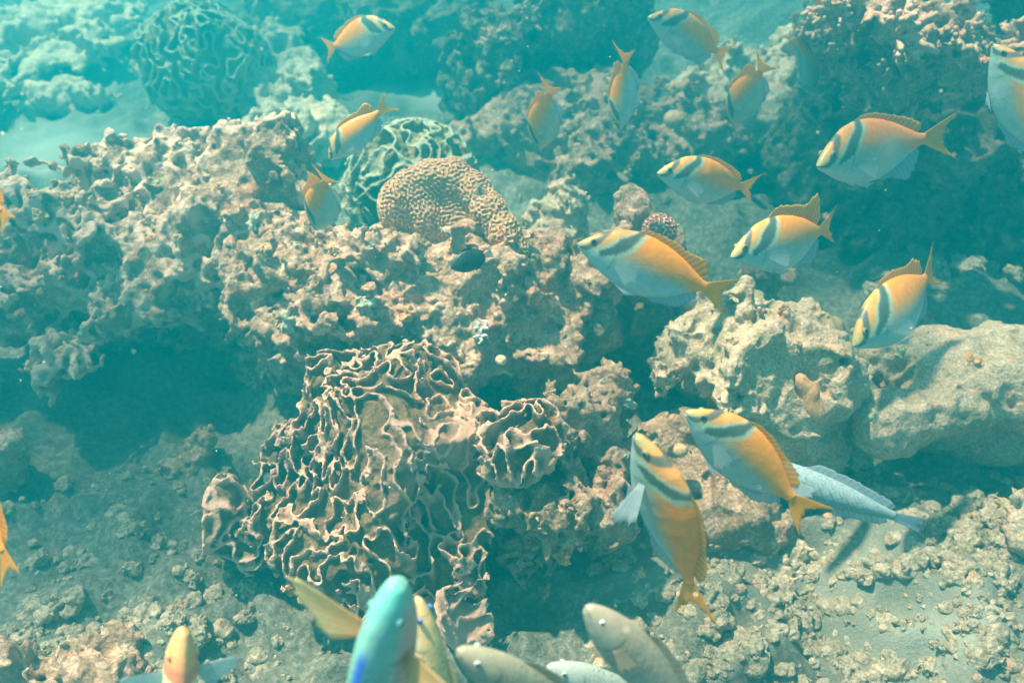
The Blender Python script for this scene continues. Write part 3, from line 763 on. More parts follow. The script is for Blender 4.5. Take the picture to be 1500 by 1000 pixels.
class Fish:
    """local frame: snout at the origin, tail towards -x, back towards +z; unit length, scaled by L; bend sways the tail sideways"""
    def __init__(s, L, P, bend=0.0):
        s.L, s.P, s.bend = L, P, bend
    def cline(s, u):
        u = np.asarray(u, float); t = np.clip(u - 0.25, 0, None)
        y = s.bend * (t ** 2) * 1.2
        dy = s.bend * 2.4 * t
        return y, dy
    def put(s, u, y, z):
        u, y, z = np.broadcast_arrays(np.asarray(u, float), np.asarray(y, float), np.asarray(z, float))
        cy, dy = s.cline(u)
        nrm = np.sqrt(1 + dy * dy)
        X = -u + 0.5 * s.bend * 0 + y * dy / nrm
        return np.stack([X * s.L, (cy + y / nrm) * s.L, z * s.L], -1)
    def body(s, n=130, m=64, colour=None):
        u = np.linspace(0, 1, n) ** 1.25 * s.P['end']
        top, bot, w = (prof(s.P['x'], s.P[k], u) for k in ('top', 'bot', 'w'))
        zc = np.interp(u, s.P['x'], s.P.get('zc', [0] * len(s.P['x'])))
        end = np.sqrt(np.clip(u / 0.02, 0, 1)); 
        ph = np.linspace(0, 2 * math.pi, m, endpoint=False)
        c, sn = np.cos(ph), np.sin(ph)
        zz = zc[:, None] + np.where(c > 0, np.sign(c) * np.abs(c) ** 1.0 * top[:, None], c * bot[:, None]) * end[:, None]
        yy = np.sign(sn) * np.abs(sn) ** 1.15 * w[:, None] * end[:, None]
        U = np.repeat(u[:, None], m, 1)
        V = s.put(U, yy, zz).reshape(-1, 3)
        ids = np.arange(n * m).reshape(n, m)
        F = np.stack([ids[:-1], ids[1:], np.roll(ids, -1, 1)[1:], np.roll(ids, -1, 1)[:-1]], -1).reshape(-1, 4)
        H = (zz - (zc - bot)[:, None]) / (top + bot)[:, None]
        cols = colour(U, np.clip(H, 0, 1), yy).reshape(-1, 3)
        # end caps: tiny quads fans closed by a centre vertex
        V = np.concatenate([V, s.put(0.0, 0, zc[0])[None], s.put(u[-1] + .004, 0, zc[-1])[None]])
        cols = np.concatenate([cols, cols[:1], cols[-1:]])
        a, b = n * m, n * m + 1
        cap = [(a, ids[0, k], ids[0, (k + 1) % m], a) for k in range(m)] + [(b, ids[-1, (k + 1) % m], ids[-1, k], b) for k in range(m)]
        return V, [tuple(f) for f in F] + [tuple(f) for f in cap], cols
    def fin(s, base, tip, rows=7, th=0.0022, colour=None, sway=0.0, rays=0.0012, frame=None):
        """base, tip: (k,3) arrays of (u, y, z) in unit fish space -> closed thin solid"""
        base, tip = np.asarray(base, float), np.asarray(tip, float); k = len(base)
        t = np.linspace(0, 1, rows)
        jr = np.random.default_rng(int(abs(base).sum() * 1e5 + s.L * 1e6) % 100000)
        tip = base + (tip - base) * (1 + .06 * jr.standard_normal((k, 1)) - .05 * (np.arange(k)[:, None] % 2))
        G = base[:, None] + (tip - base)[:, None] * t[None, :, None]
        P = s.put(G[..., 0], G[..., 1], G[..., 2])
        du = np.gradient(P, axis=0); dv = np.gradient(P, axis=1)
        N_ = np.cross(du, dv); N_ /= np.linalg.norm(N_, axis=-1, keepdims=True) + 1e-9
        corr = rays * s.L * np.where(np.arange(k) % 2, 1, -1)[:, None] * np.sin(t * 2.2)[None]
        wav = sway * s.L * np.sin(np.linspace(0, 5, k))[:, None] * t[None]
        P = P + N_ * (corr + wav)[..., None]
        tk = th * s.L * (1 - 0.75 * t)[None, :, None]
        A, B = P + N_ * tk, P - N_ * tk
        V = np.concatenate([A.reshape(-1, 3), B.reshape(-1, 3)])
        ia = np.arange(k * rows).reshape(k, rows); ib = ia + k * rows
        F = []
        for i in range(k - 1):
            for j in range(rows - 1):
                F.append((ia[i, j], ia[i, j + 1], ia[i + 1, j + 1], ia[i + 1, j]))
                F.append((ib[i, j], ib[i + 1, j], ib[i + 1, j + 1], ib[i, j + 1]))
        for i in range(k - 1):
            F.append((ia[i, -1], ib[i, -1], ib[i + 1, -1], ia[i + 1, -1])); F.append((ia[i, 0], ia[i + 1, 0], ib[i + 1, 0], ib[i, 0]))
        for j in range(rows - 1):
            F.append((ia[0, j], ib[0, j], ib[0, j + 1], ia[0, j + 1])); F.append((ia[-1, j], ia[-1, j + 1], ib[-1, j + 1], ib[-1, j]))
        ii = np.repeat(np.arange(k)[:, None], rows, 1); tt = np.repeat(t[None], k, 0)
        c = colour(ii, tt).reshape(-1, 3)
        return V, F, np.concatenate([c, c])
    def eye(s, u, y, z, r, iris, pupil=0.55):
        V = []; cols = []; n, m = 12, 18
        ctr = s.put(u, y, z)
        sgn = 1 if y > 0 else -1
        for i in range(n + 1):
            a = math.pi * i / n
            for k in range(m):
                b = 2 * math.pi * k / m
                V.append(ctr + r * s.L * np.array([math.sin(a) * math.cos(b), sgn * math.cos(a) * .6, math.sin(a) * math.sin(b)]))
                q = math.sin(a) if a < math.pi / 2 else 1
                cols.append((0.005, 0.006, 0.01) if q < pupil else iris)
        F = [(i * m + k, (i + 1) * m + k, (i + 1) * m + (k + 1) % m, i * m + (k + 1) % m) for i in range(n) for k in range(m)]
        return np.array(V), F, np.array(cols)

def lerp(a, b, t):
    return np.asarray(a) + (np.asarray(b) - np.asarray(a)) * t[..., None]

RAB = dict(x=[0, .02, .06, .12, .20, .30, .40, .50, .60, .70, .76, .81],
           top=[.008, .028, .062, .105, .148, .172, .172, .155, .12, .068, .036, .028],
           bot=[.008, .026, .050, .088, .128, .160, .170, .160, .125, .068, .034, .028],
           w=[.008, .022, .036, .050, .060, .066, .064, .056, .042, .024, .014, .009],
           zc=[-.02, -.018, -.012, -.005, 0, 0, 0, 0, .004, .01, .014, .016], end=.80)
YEL = (0.82, 0.245, 0.008); ORA = (0.85, 0.21, 0.012)

def rabbit_colour(seed, orange=0.0, pink=0.0):
    g = np.random.default_rng(seed); ph = g.random(6) * 6; vb = g.normal(0, 1, 4)
    def f(U, Hh, yy):
        wob = 0.006 * np.sin(Hh * 17 + ph[0]) + 0.002 * np.sin(Hh * 47 + U * 20 + ph[1])
        silver = np.array((0.27, 0.32, 0.26)); white = np.array((0.36, 0.41, 0.36)); grey = np.array((0.40, 0.23, 0.06))
        yel = np.array(YEL) * (1 - orange) + np.array(ORA) * orange
        c = lerp(white, silver, sstep(.10, .45, Hh))
        c = c + (grey - c) * (0.65 * sstep(.40, .66, Hh + .22 * (U - .4)))[..., None]
        c = c + (yel - c) * sstep(.34 + .03 * vb[2], .80 + .03 * vb[2], Hh + .42 * (U - .38))[..., None]
        c = c + (yel - c) * sstep(.66, .76, U + .10 * Hh)[..., None]
        if pink: c = c + (np.array((.78, .42, .30)) - c) * (pink * np.exp(-((U - .52) / .10) ** 2 - ((Hh - .5) / .25) ** 2))[..., None]
        # head: pale yellow ground with blue spots, then two dark bars slanting back from chin to nape
        pale = np.array((.36, .27, .06)); blue = np.array((.26, .40, .36)); dark = np.array((.06, .075, .06))
        spots = sstep(.15, .5, np.sin(U * 330 + 5 * np.sin(Hh * 21)) * np.sin(Hh * 95 + 4 * np.sin(U * 40)))
        palec = lerp(pale, blue, spots * .55)
        hd = sstep(.30, .24, U - .16 * (Hh - .5)) * sstep(.32, .42, Hh)
        headc = palec
        c = c + (headc - c) * (hd * .40)[..., None]
        b2 = .160 + .008 * vb[1] + .27 * (Hh - .45) + wob
        w2 = (.046 + .005 * vb[0]) * sstep(.30, .52, Hh) * (1 - .5 * sstep(.80, .97, Hh))
        d2 = U - b2
        rim = sstep(w2 + .034, w2 + .020, np.abs(d2 - .004)) * sstep(.27, .40, Hh) * (1 - .5 * sstep(.86, .99, Hh))
        c = c + (lerp(np.array((.42, .38, .10)), np.array((.30, .45, .32)), sstep(.2, .0, np.abs(d2) - w2)) - c) * (rim * .75)[..., None]
        k2 = sstep(w2 + .012, w2 - .010, np.abs(d2)) * sstep(.28, .36, Hh)
        c = c + (dark - c) * (k2 * .95)[..., None]
        b1 = .055 + .14 * (Hh - .45) + .6 * wob
        w1 = .026
        k1 = sstep(w1 + .010, w1 - .008, np.abs(U - b1)) * sstep(.20, .30, Hh)
        c = c + (dark - c) * (k1 * .92)[..., None]
        sn = sstep(.05, .02, U - .03 * Hh) * sstep(.3, .6, Hh)
        c = c + (np.array((.33, .27, .09)) - c) * (sn * .7 * (1 - k1))[..., None]
        gl = np.abs(U - (.195 + .025 * np.sin(Hh * math.pi)))
        c = c * (1 - .30 * sstep(.009, .002, gl) * sstep(.08, .2, Hh) * sstep(.75, .55, Hh))[..., None]
        mo = np.abs(Hh - .38) + 5 * np.clip(U - .022, 0, None)
        c = c * (1 - .55 * sstep(.09, .02, mo))[..., None]
        c = c * (1 + .05 * np.sin(U * 420) * np.sin(Hh * 120 + U * 60))[..., None]
        return np.clip(c, 0, 1)
    return f

def ray_col(a, b, stripe=0.16):
    def f(i, t):
        c = lerp(a, b, t)
        return np.clip(c * (1 + stripe * np.where(i % 2, 1, -1))[..., None], 0, 1)
    return f

def fpart(name, data, mat, parent):
    V, F, cols = data
    return obj(name, mesh_any(name, V, F, M[mat], True, cols), parent)

def pose(root, A, B, up):
    f = np.asarray(A) - np.asarray(B); f /= np.linalg.norm(f)
    u = np.asarray(up, float); u = u - f * (u @ f); u /= np.linalg.norm(u)
    l = np.cross(u, f)
    root.matrix_world = mathutils.Matrix(((f[0], l[0], u[0], A[0]), (f[1], l[1], u[1], A[1]), (f[2], l[2], u[2], A[2]), (0, 0, 0, 1)))

def ends(head, tail, dh, dt):
    return at(*head, dh), at(*tail, dt)

WUP = (0, 0, 1)
def camvec(r, u, t):                    # right, up, towards the camera
    return r * RIGHT + u * UP - t * FWD

def rabbitfish(label, head, tail, dh, dt, up=WUP, bend=0.0, dors=0.016, seed=1, orange=0.0, pink=0.0, anal=0.035, pec=None, grp='rabbitfish shoal over the reef'):
    A, B = ends(head, tail, dh, dt)
    L = float(np.linalg.norm(A - B)) / (1 - 0.06 * abs(bend))
    root = bpy.data.objects.new('rabbitfish', None); C.objects.link(root)
    tag(root, label, 'fish', grp)
    fs = Fish(L, RAB, bend)
    fpart('body', fs.body(colour=rabbit_colour(seed, orange, pink)), 'skin', root)
    yel = tuple(np.array(YEL) * (1 - orange) + np.array(ORA) * orange)
    # tail fin, forked
    k = 25; s_ = np.linspace(-1, 1, k)
    base = np.stack([np.full(k, .785), np.zeros(k), .016 + .026 * s_], 1)
    tip = np.stack([.905 + .095 * np.abs(s_) ** 1.5, 0 * s_, .016 + .135 * s_], 1)
    fpart('tail_fin', fs.fin(base, tip, colour=ray_col((.90, .36, .012), (.92, .38, .012), .2), sway=.004), 'fin', root)
    # dorsal fin: low spiny front, taller soft rear
    k = 34; u = np.linspace(.24, .735, k); top = np.interp(u, RAB['x'], RAB['top']) + np.interp(u, RAB['x'], RAB['zc'])
    h = .014 + dors * .5 * sstep(.24, .34, u) + dors * 1.1 * np.exp(-((u - .66) / .06) ** 2); h *= sstep(.235, .27, u) * sstep(.76, .71, u) + .02
    base = np.stack([u, 0 * u, top - .012], 1); tip = np.stack([u + .035 + h * .45, 0 * u, top + h], 1)
    fpart('dorsal_fin', fs.fin(base, tip, colour=ray_col(tuple(np.array(yel) * .95), (.84, .40, .03), .24)), 'fin', root)
    u = np.linspace(.47, .735, 24); bt = np.interp(u, RAB['x'], RAB['bot']) - np.interp(u, RAB['x'], RAB['zc'])
    h = (.012 + anal * np.exp(-((u - .64) / .07) ** 2)) * (sstep(.46, .50, u) * sstep(.76, .71, u) + .02)
    base = np.stack([u, 0 * u, -bt + .012], 1); tip = np.stack([u + .03 + h * .5, 0 * u, -bt - h], 1)
    fpart('anal_fin', fs.fin(base, tip, colour=ray_col((.33, .40, .40), (.36, .42, .44), .12)), 'fin', root)
    for sd in (-1, 1):
        out = .035 if pec is None else pec
        k = 13; s_ = np.linspace(-1, 1, k)
        base = np.stack([np.full(k, .235), np.full(k, sd * .056), -.035 + .018 * s_], 1)
        tip = np.stack([.33 + .03 * (1 - s_ ** 2) + .02 * s_, sd * (.06 + out * (1.4 - .3 * s_)), -.05 + .05 * s_ - .02], 1)
        fpart('pectoral_fin', fs.fin(base, tip, rows=6, th=.0014, colour=ray_col((.40, .46, .44), (.40, .46, .46), .08)), 'clearfin' if pec is None else 'fin', root)
        base = np.stack([np.linspace(.28, .32, 7), np.full(7, sd * .03), np.full(7, -.150)], 1)
        tip = np.stack([np.linspace(.36, .42, 7), np.full(7, sd * .045), np.linspace(-.185, -.165, 7)], 1)
        fpart('pelvic_fin', fs.fin(base, tip, rows=5, colour=ray_col((.6, .62, .6), (.55, .58, .58), .08)), 'fin', root)
        fpart('eye', fs.eye(.078, sd * .036, .030, .019, (.22, .19, .08)), 'eye', root)
    pose(root, A, B, up)
    return root

F_ = rabbitfish
F_('largest rabbitfish with two dark bars and forked orange tail beside the knobbly coral head', (847, 352), (1080, 445), 1.30, 1.33, camvec(.25, 1, .30), bend=-.10, seed=1, dors=.03)
F_('rabbitfish diving up left over the silver fish, dark bars on its head', (1008, 598), (1188, 752), 1.22, 1.28, camvec(.75, .8, .45), bend=.15, seed=2)
F_('steep orange backed rabbitfish seen from above with its left fin spread', (937, 634), (1030, 890), 1.15, 1.26, camvec(.75, .20, 1.1), bend=.12, seed=3, orange=.8, pec=.10)
F_('rabbitfish with arched back and sickle tail above the fish with the raised dorsal fin', (963, 250), (1122, 285), 1.85, 1.95, camvec(.15, 1, .35), bend=-.2, seed=4, dors=.01)
F_('bright orange and pink backed rabbitfish against the dark massif', (1197, 238), (1360, 200), 1.75, 1.95, camvec(-.1, 1, .35), bend=.25, seed=5, orange=1.0, pink=.8, anal=.08)
F_('rabbitfish with raised dorsal fin and steel grey belly over the shaded ledge', (1070, 372), (1248, 335), 1.65, 1.78, camvec(-.25, 1, .35), bend=-.2, seed=6, dors=.085, anal=.06)
F_('drooping rabbitfish with head down above the flat boulder', (1248, 502), (1398, 390), 1.68, 1.85, camvec(-.55, 1, .35), bend=-.15, seed=7, dors=.035)
F_('rabbitfish cut by the right edge, swimming upward with dark bars across its head', (1460, 62), (1535, 262), 1.62, 1.66, camvec(.9, .3, 1.2), bend=.1, seed=8)
F_('rabbitfish at the top edge with its tail near another yellow tail', (950, 22), (1078, 92), 2.10, 2.22, camvec(.3, 1, .4), bend=-.2, seed=9, dors=.025)
F_('blue grey rabbitfish swimming away downward with broad yellow tail top right', (1066, 180), (1138, 78), 2.28, 2.05, camvec(-.6, 1, .4), bend=.2, seed=10, dors=.03)
F_('slim blue grey rabbitfish on its side with yellow tail pointing up', (905, 190), (930, 62), 2.05, 1.92, camvec(-.8, .3, -.5), bend=.3, seed=11, dors=.03)
F_('rabbitfish swimming straight down and away with its yellow tail on top', (786, 218), (818, 110), 2.2, 1.98, camvec(-.6, .8, .45), bend=.15, seed=12)
F_('lone rabbitfish at the top heading right with a yellow back', (578, 38), (464, 78), 2.25, 2.40, camvec(-.1, 1, .35), bend=.15, seed=13)
F_('blurred rabbitfish heading down left, yellow tail raised, left of the green plate coral', (480, 232), (574, 152), 1.95, 1.90, camvec(-.5, 1, .5), bend=-.2, seed=14, dors=.05)
F_('rabbitfish going down behind the outcrop, only yellow tail bright, lower of a pair', (460, 335), (495, 238), 2.0, 1.80, camvec(-.6, .8, .45), bend=.25, seed=15, dors=.05)
F_('rabbitfish leaving at the left edge beside the top of the outcrop', (-70, 215), (26, 332), 1.25, 1.25, camvec(.7, .7, .4), bend=.15, seed=16)
F_('rabbitfish leaving at the left edge low over the shaded floor', (-85, 640), (42, 838), 1.15, 1.15, camvec(.8, .5, .5), bend=.2, seed=17)
F_('tiny far rabbitfish with a yellow tail beside the massif at top right', (1188, 135), (1186, 55), 2.7, 2.45, camvec(-.2, .6, 1), bend=.3, seed=18)

# other fish -------------------------------------------------------------------
SLIM = dict(x=[0, .02, .06, .12, .20, .30, .40, .50, .60, .70, .78, .84],
            top=[.012, .032, .058, .085, .108, .122, .122, .112, .092, .064, .042, .036],
            bot=[.012, .030, .052, .080, .105, .120, .122, .112, .090, .062, .042, .036],
            w=[.012, .026, .042, .056, .066, .070, .068, .060, .048, .032, .018, .012], end=.83)
THIN = dict(SLIM, top=[v * .68 for v in SLIM['top']], bot=[v * .66 for v in SLIM['bot']], w=[v * .85 for v in SLIM['w']])
OVAL = dict(x=[0, .02, .06, .12, .20, .30, .40, .50, .60, .70, .76, .80],
            top=[.01, .04, .09, .14, .19, .23, .24, .23, .18, .11, .06, .05],
            bot=[.01, .035, .08, .13, .18, .22, .23, .22, .17, .10, .06, .05],
            w=[.01, .03, .05, .065, .08, .085, .08, .07, .05, .03, .02, .012], end=.80)

def plain_fish(name, label, cat, head, tail, dh, dt, up, P, colour, fincol, tailcol, bend=0.0, pec=None, peccol=None, dors=.03, iris=(.5, .5, .45), eye=(.10, .052, .030, .016), fork=.03, mouth=False, spread=.075):
    A, B = ends(head, tail, dh, dt)
    L = float(np.linalg.norm(A - B))
    root = bpy.data.objects.new(name, None); C.objects.link(root); tag(root, label, cat)
    fs = Fish(L, P, bend)
    fpart('body', fs.body(n=110, m=56, colour=colour), 'skin', root)
    e = P['end']; k = 21; s_ = np.linspace(-1, 1, k); th = P['top'][-1]
    fpart('tail_fin', fs.fin(np.stack([np.full(k, e - .015), 0 * s_, th * .9 * s_], 1),
                             np.stack([1 - fork + fork * np.abs(s_) ** 1.6, 0 * s_, (spread + th) * s_], 1), colour=ray_col(tailcol, tailcol, .1), sway=.004), 'fin', root)
    u = np.linspace(.27, .78, 30); tp = np.interp(u, P['x'], P['top'])
    h = dors * sstep(.26, .34, u) * sstep(.82, .74, u) + .004
    fpart('dorsal_fin', fs.fin(np.stack([u, 0 * u, tp - .01], 1), np.stack([u + .03, 0 * u, tp + h], 1), colour=ray_col(fincol, fincol, .12)), 'fin', root)
    u = np.linspace(.50, .78, 20); bt = np.interp(u, P['x'], P['bot'])
    fpart('anal_fin', fs.fin(np.stack([u, 0 * u, -bt + .01], 1), np.stack([u + .03, 0 * u, -bt - dors * .9 * sstep(.82, .74, u)], 1), colour=ray_col(fincol, fincol, .12)), 'fin', root)
    pc = peccol or (fincol, fincol)
    for sd in (-1, 1):
        k = 15; s_ = np.linspace(-1, 1, k); w = np.interp(.23, P['x'], P['w'])
        if pec is None:
            base = np.stack([np.full(k, .24), np.full(k, sd * w * .95), -.01 + .02 * s_], 1)
            tip = np.stack([.36 + .02 * s_, sd * (w + .03) + 0 * s_, -.02 + .045 * s_], 1)
        else:
            le, ch, rise = pec[:3] if sd > 0 or len(pec) == 3 else pec[3:]
            base = np.stack([.235 + .022 * s_, np.full(k, sd * w * .92), 0 * s_], 1)
            tip = np.stack([.235 + ch * (s_ + 1) * .5 - .10 * le * (1 - s_), sd * (w + le * (1 - .25 * (s_ + .6) ** 2)), rise + 0 * s_], 1)
        fpart('pectoral_fin', fs.fin(base, tip, rows=8, th=.0018, colour=ray_col(*pc, .12)), 'fin', root)
        eu, ey, ez, er = eye
        fpart('eye', fs.eye(eu, sd * ey, ez, er, iris), 'eye', root)
    pose(root, A, B, up)
    return root

def two_tone(back, belly, lo=.3, hi=.75, stripes=()):
    def f(U, Hh, yy):
        c = lerp(belly, back, sstep(lo, hi, Hh))
        a, b = U * 34, Hh * 13
        e = np.minimum(np.abs((a + b) % 1 - .5), np.abs((a - b) % 1 - .5))
        c = c * (1 - .42 * sstep(.14, .03, e) * sstep(.20, .26, U))[..., None]
        gl = np.abs(U - (.205 + .03 * np.sin(Hh * math.pi)))
        c = c * (1 - .5 * sstep(.010, .002, gl) * sstep(.12, .25, Hh) * sstep(.85, .7, Hh))[..., None]
        mo = np.abs(Hh - .42) + 4 * np.clip(U - .045, 0, None)
        c = c * (1 - .6 * sstep(.09, .02, mo))[..., None]
        for fn, col in stripes:
            m = fn(U, Hh); c = c + (np.array(col) - c) * m[..., None]
        return np.clip(c, 0, 1)
    return f

plain_fish('silver_fish', 'long pale silver fish under the tail of the upper rabbitfish pair', 'fish', (1090, 672), (1362, 782), 1.45, 1.42, camvec(.35, 1, .3), THIN,
           two_tone((.30, .35, .33), (.22, .28, .26)), (.48, .52, .54), (.50, .54, .56), bend=-.15, dors=.035, fork=.03, spread=.02)
plain_fish('damselfish', 'small dark oval damselfish on the tan ridge below the brain coral', 'fish', (660, 392), (722, 370), 1.72, 1.74, camvec(-.2, 1, .3), OVAL,
           two_tone((.03, .035, .03), (.05, .05, .04)), (.03, .035, .03), (.55, .48, .35), dors=.05, iris=(.05, .05, .05), fork=.02, spread=.06)
TURQ = (.15, .33, .27)
plain_fish('parrotfish', 'turquoise parrotfish with a blue back line and spread orange fins at the bottom edge', 'fish', (583, 846), (520, 1190), .80, .98, camvec(-.25, .35, 1.0), SLIM,
           two_tone(TURQ, (.50, .27, .20), .50, .80, [(lambda U, Hh: sstep(.022, .008, 1 - Hh) * sstep(.16, .22, U) * .9, (.02, .08, .42)),
                                                       (lambda U, Hh: sstep(.14, .0, U) * .7, (.12, .56, .40)),
                                                       (lambda U, Hh: sstep(.62, .7, Hh) * sstep(.80, .70, Hh) * sstep(.2, .3, U) * .6, (.30, .45, .42))]),
           (.05, .14, .30), (.10, .32, .30), pec=(.25, .09, .02, .25, .13, .06), peccol=((.70, .38, .12), (.62, .50, .24)), dors=.02, eye=(.10, .046, .030, .013), iris=(.12, .30, .28))
plain_fish('parrotfish', 'cream yellow parrotfish with a blue rimmed eye just right of the turquoise one', 'fish', (610, 872), (664, 1150), 1.02, 1.12, camvec(.8, .4, .5), THIN,
           two_tone((.78, .50, .20), (.72, .58, .36)), (.6, .42, .2), (.6, .42, .2), iris=(.08, .16, .45), eye=(.085, .047, .024, .014))
plain_fish('parrotfish', 'orange fish with a cream band behind the head rising at the lower left edge', 'fish', (268, 918), (252, 1180), .95, 1.05, camvec(.5, .3, .9), SLIM,
           two_tone((.72, .30, .10), (.75, .38, .16), .3, .75, [(lambda U, Hh: sstep(.20, .215, U) * sstep(.31, .295, U), (.82, .66, .36)), (lambda U, Hh: sstep(.14, .16, U) * sstep(.21, .20, U) * .6, (.55, .12, .08)),
                                                                (lambda U, Hh: sstep(.12, .08, U) * .8, (.62, .36, .12))]),
           (.6, .3, .12), (.6, .3, .12), pec=(.16, .12, .0), peccol=((.45, .55, .52), (.42, .54, .52)), eye=(.115, .052, .030, .016), iris=(.55, .25, .1))
plain_fish('parrotfish', 'tan parrotfish with a white rimmed eye heading up left at the bottom', 'fish', (857, 886), (1040, 1075), .95, 1.02, camvec(.6, .8, .35), SLIM,
           two_tone((.32, .25, .16), (.29, .26, .19)), (.36, .30, .2), (.4, .33, .22), bend=.12, iris=(.75, .75, .7), eye=(.095, .046, .022, .013))
plain_fish('parrotfish', 'dull tan parrotfish back between the cream one and the white eyed one', 'fish', (668, 950), (900, 1080), .92, 1.0, camvec(.5, .9, .45), SLIM,
           two_tone((.28, .24, .15), (.26, .24, .18)), (.36, .28, .16), (.36, .28, .16), bend=-.1)
plain_fish('parrotfish', 'greyish parrotfish partly hidden under the white eyed one at the bottom edge', 'fish', (800, 975), (1010, 1050), 1.2, 1.25, camvec(.3, 1, .4), SLIM,
           two_tone((.34, .34, .27), (.38, .38, .32)), (.34, .33, .26), (.36, .34, .26), bend=.1)
# ------------------------------------------------------------------ haze (the sea water itself)
def box(name, lo, hi):
    v = [(x, y, z) for x in (lo[0], hi[0]) for y in (lo[1], hi[1]) for z in (lo[2], hi[2])]
    f = [(0, 1, 3, 2), (4, 6, 7, 5), (0, 4, 5, 1), (2, 3, 7, 6), (0, 2, 6, 4), (1, 5, 7, 3)]
    return mesh_np(name, v, f, None, False)
hz = obj('haze', box('haze', (-6.5, -2.8, -1.6), (6.5, 9.2, 1.8)))
hm = bpy.data.materials.new('sea_water_haze'); hm.use_nodes = True
hm.node_tree.nodes.remove(hm.node_tree.nodes['Principled BSDF'])
pv = hm.node_tree.nodes.new('ShaderNodeVolumePrincipled')
pv.inputs['Color'].default_value = (0.002, 0.32, 0.345, 1)
pv.inputs['Density'].default_value = 0.30
pv.inputs['Absorption Color'].default_value = (0.0, 0.12, 0.13, 1)
pv.inputs['Anisotropy'].default_value = 0.45
hm.node_tree.links.new(pv.outputs[0], hm.node_tree.nodes['Material Output'].inputs['Volume'])
hz.data.materials.append(hm)
tag(hz, 'turquoise sea water haze filling the whole view', 'water haze', kind='stuff')

# ------------------------------------------------------------------ unseen water sheet overhead, added to filter the sun into dapples and placed patches
wx = np.linspace(-9, 9, 181); wy = np.linspace(-5, 13, 181)
WX, WY = np.meshgrid(wx, wy, indexing='ij')
WZ = 2.0 + 0.02 * gnoise(WX.shape, 0.1, (1.5, 1.5), 91) + 0.008 * gnoise(WX.shape, 0.1, (3.5, 3.5), 92)
wid = np.arange(181 * 181).reshape(181, 181)
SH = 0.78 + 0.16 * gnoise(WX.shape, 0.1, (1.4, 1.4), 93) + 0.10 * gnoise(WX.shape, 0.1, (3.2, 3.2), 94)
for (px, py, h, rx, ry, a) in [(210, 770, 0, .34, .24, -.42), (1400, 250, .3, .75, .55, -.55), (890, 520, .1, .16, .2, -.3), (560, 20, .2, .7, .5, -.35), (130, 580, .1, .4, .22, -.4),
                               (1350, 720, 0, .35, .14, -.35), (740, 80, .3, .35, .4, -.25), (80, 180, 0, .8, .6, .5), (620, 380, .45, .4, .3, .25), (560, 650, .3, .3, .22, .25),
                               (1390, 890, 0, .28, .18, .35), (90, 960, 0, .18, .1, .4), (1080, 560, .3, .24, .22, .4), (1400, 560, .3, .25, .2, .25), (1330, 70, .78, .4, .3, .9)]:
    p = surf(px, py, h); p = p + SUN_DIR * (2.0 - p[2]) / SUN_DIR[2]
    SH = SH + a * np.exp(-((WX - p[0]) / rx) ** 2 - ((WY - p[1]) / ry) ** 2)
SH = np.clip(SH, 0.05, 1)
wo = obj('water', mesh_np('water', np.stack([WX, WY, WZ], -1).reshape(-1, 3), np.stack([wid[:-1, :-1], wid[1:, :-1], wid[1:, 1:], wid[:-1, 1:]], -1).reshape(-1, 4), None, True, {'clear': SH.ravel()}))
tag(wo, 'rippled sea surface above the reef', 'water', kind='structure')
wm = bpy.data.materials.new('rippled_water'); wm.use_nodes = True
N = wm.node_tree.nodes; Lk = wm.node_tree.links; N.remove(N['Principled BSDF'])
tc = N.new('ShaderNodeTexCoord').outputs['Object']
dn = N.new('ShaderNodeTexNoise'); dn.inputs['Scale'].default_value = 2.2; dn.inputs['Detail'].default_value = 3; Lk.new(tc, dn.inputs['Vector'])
va = N.new('ShaderNodeVectorMath'); va.operation = 'MULTIPLY_ADD'; Lk.new(dn.outputs['Color'], va.inputs[0]); va.inputs[1].default_value = (.35, .35, 0); Lk.new(tc, va.inputs[2])
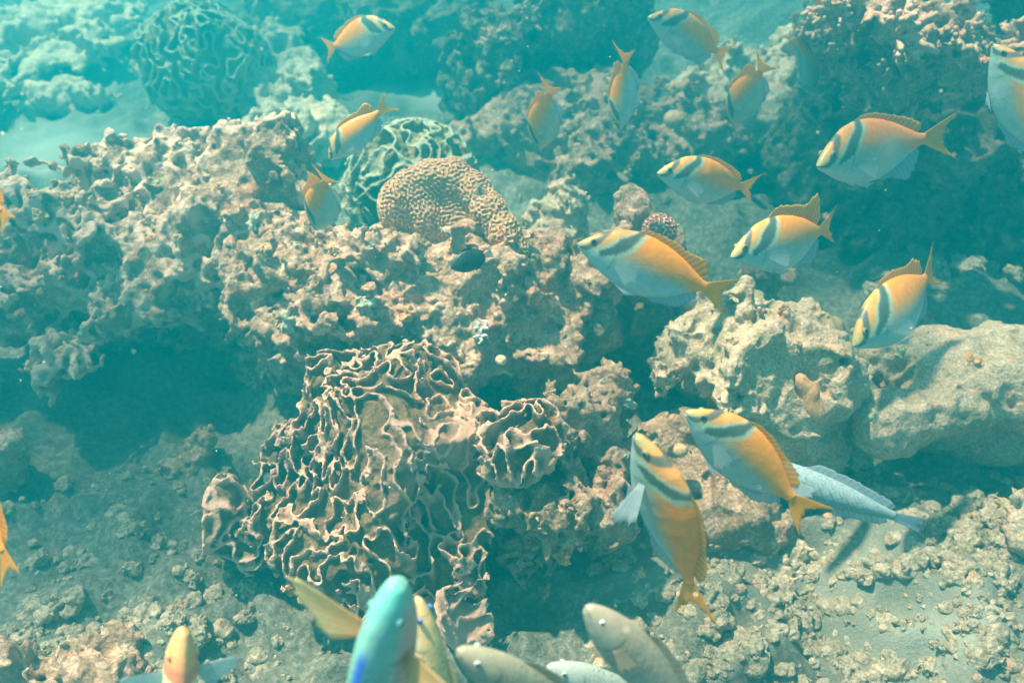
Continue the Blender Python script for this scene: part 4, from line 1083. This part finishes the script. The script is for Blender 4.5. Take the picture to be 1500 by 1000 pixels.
v1 = N.new('ShaderNodeTexVoronoi'); v1.feature = 'SMOOTH_F1'; v1.inputs['Scale'].default_value = 3.4; v1.inputs['Smoothness'].default_value = 0.35; Lk.new(va.outputs[0], v1.inputs['Vector'])
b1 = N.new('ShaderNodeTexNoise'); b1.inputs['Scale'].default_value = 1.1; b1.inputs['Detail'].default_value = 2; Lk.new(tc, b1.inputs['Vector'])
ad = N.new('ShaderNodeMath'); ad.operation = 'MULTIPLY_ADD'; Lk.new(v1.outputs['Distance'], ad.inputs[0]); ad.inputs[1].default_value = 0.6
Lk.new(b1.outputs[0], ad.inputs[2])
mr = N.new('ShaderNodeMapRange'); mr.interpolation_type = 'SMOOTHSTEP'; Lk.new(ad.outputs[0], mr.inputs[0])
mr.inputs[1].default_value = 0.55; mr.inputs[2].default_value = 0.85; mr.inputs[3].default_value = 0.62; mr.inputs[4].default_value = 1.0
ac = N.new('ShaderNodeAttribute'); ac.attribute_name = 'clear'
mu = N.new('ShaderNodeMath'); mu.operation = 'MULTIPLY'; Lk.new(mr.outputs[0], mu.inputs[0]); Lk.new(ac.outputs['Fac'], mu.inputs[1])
tr = N.new('ShaderNodeBsdfTransparent'); Lk.new(mu.outputs[0], tr.inputs['Color'])  # dapples are tinted into the sheet, not focused by its ripples
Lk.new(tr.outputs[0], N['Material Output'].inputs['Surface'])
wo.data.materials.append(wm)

# drifting specks
gp = np.random.default_rng(5); Vs = []; Fs = []
for i in range(100):
    c = at(gp.random() * 1500, gp.random() * 1000, .5 + 1.3 * gp.random()); r = .0007 + .0009 * gp.random() ** 2
    b0 = len(Vs); Vs += [c + r * np.array(d) for d in ((1, 0, 0), (-1, 0, 0), (0, 1, 0), (0, -1, 0), (0, 0, 1), (0, 0, -1))]
    Fs += [(b0 + a, b0 + b, b0 + q) for q in (4, 5) for a, b in ((0, 2), (2, 1), (1, 3), (3, 0))]
M['speck'] = reef_mat('drifting_speck', (.6, .6, .5), (.7, .7, .6), (.8, .8, .7))
tag(obj('particles', mesh_any('particles', np.array(Vs), Fs, M['speck'])), 'tiny pale specks drifting in the water', 'specks', kind='stuff')
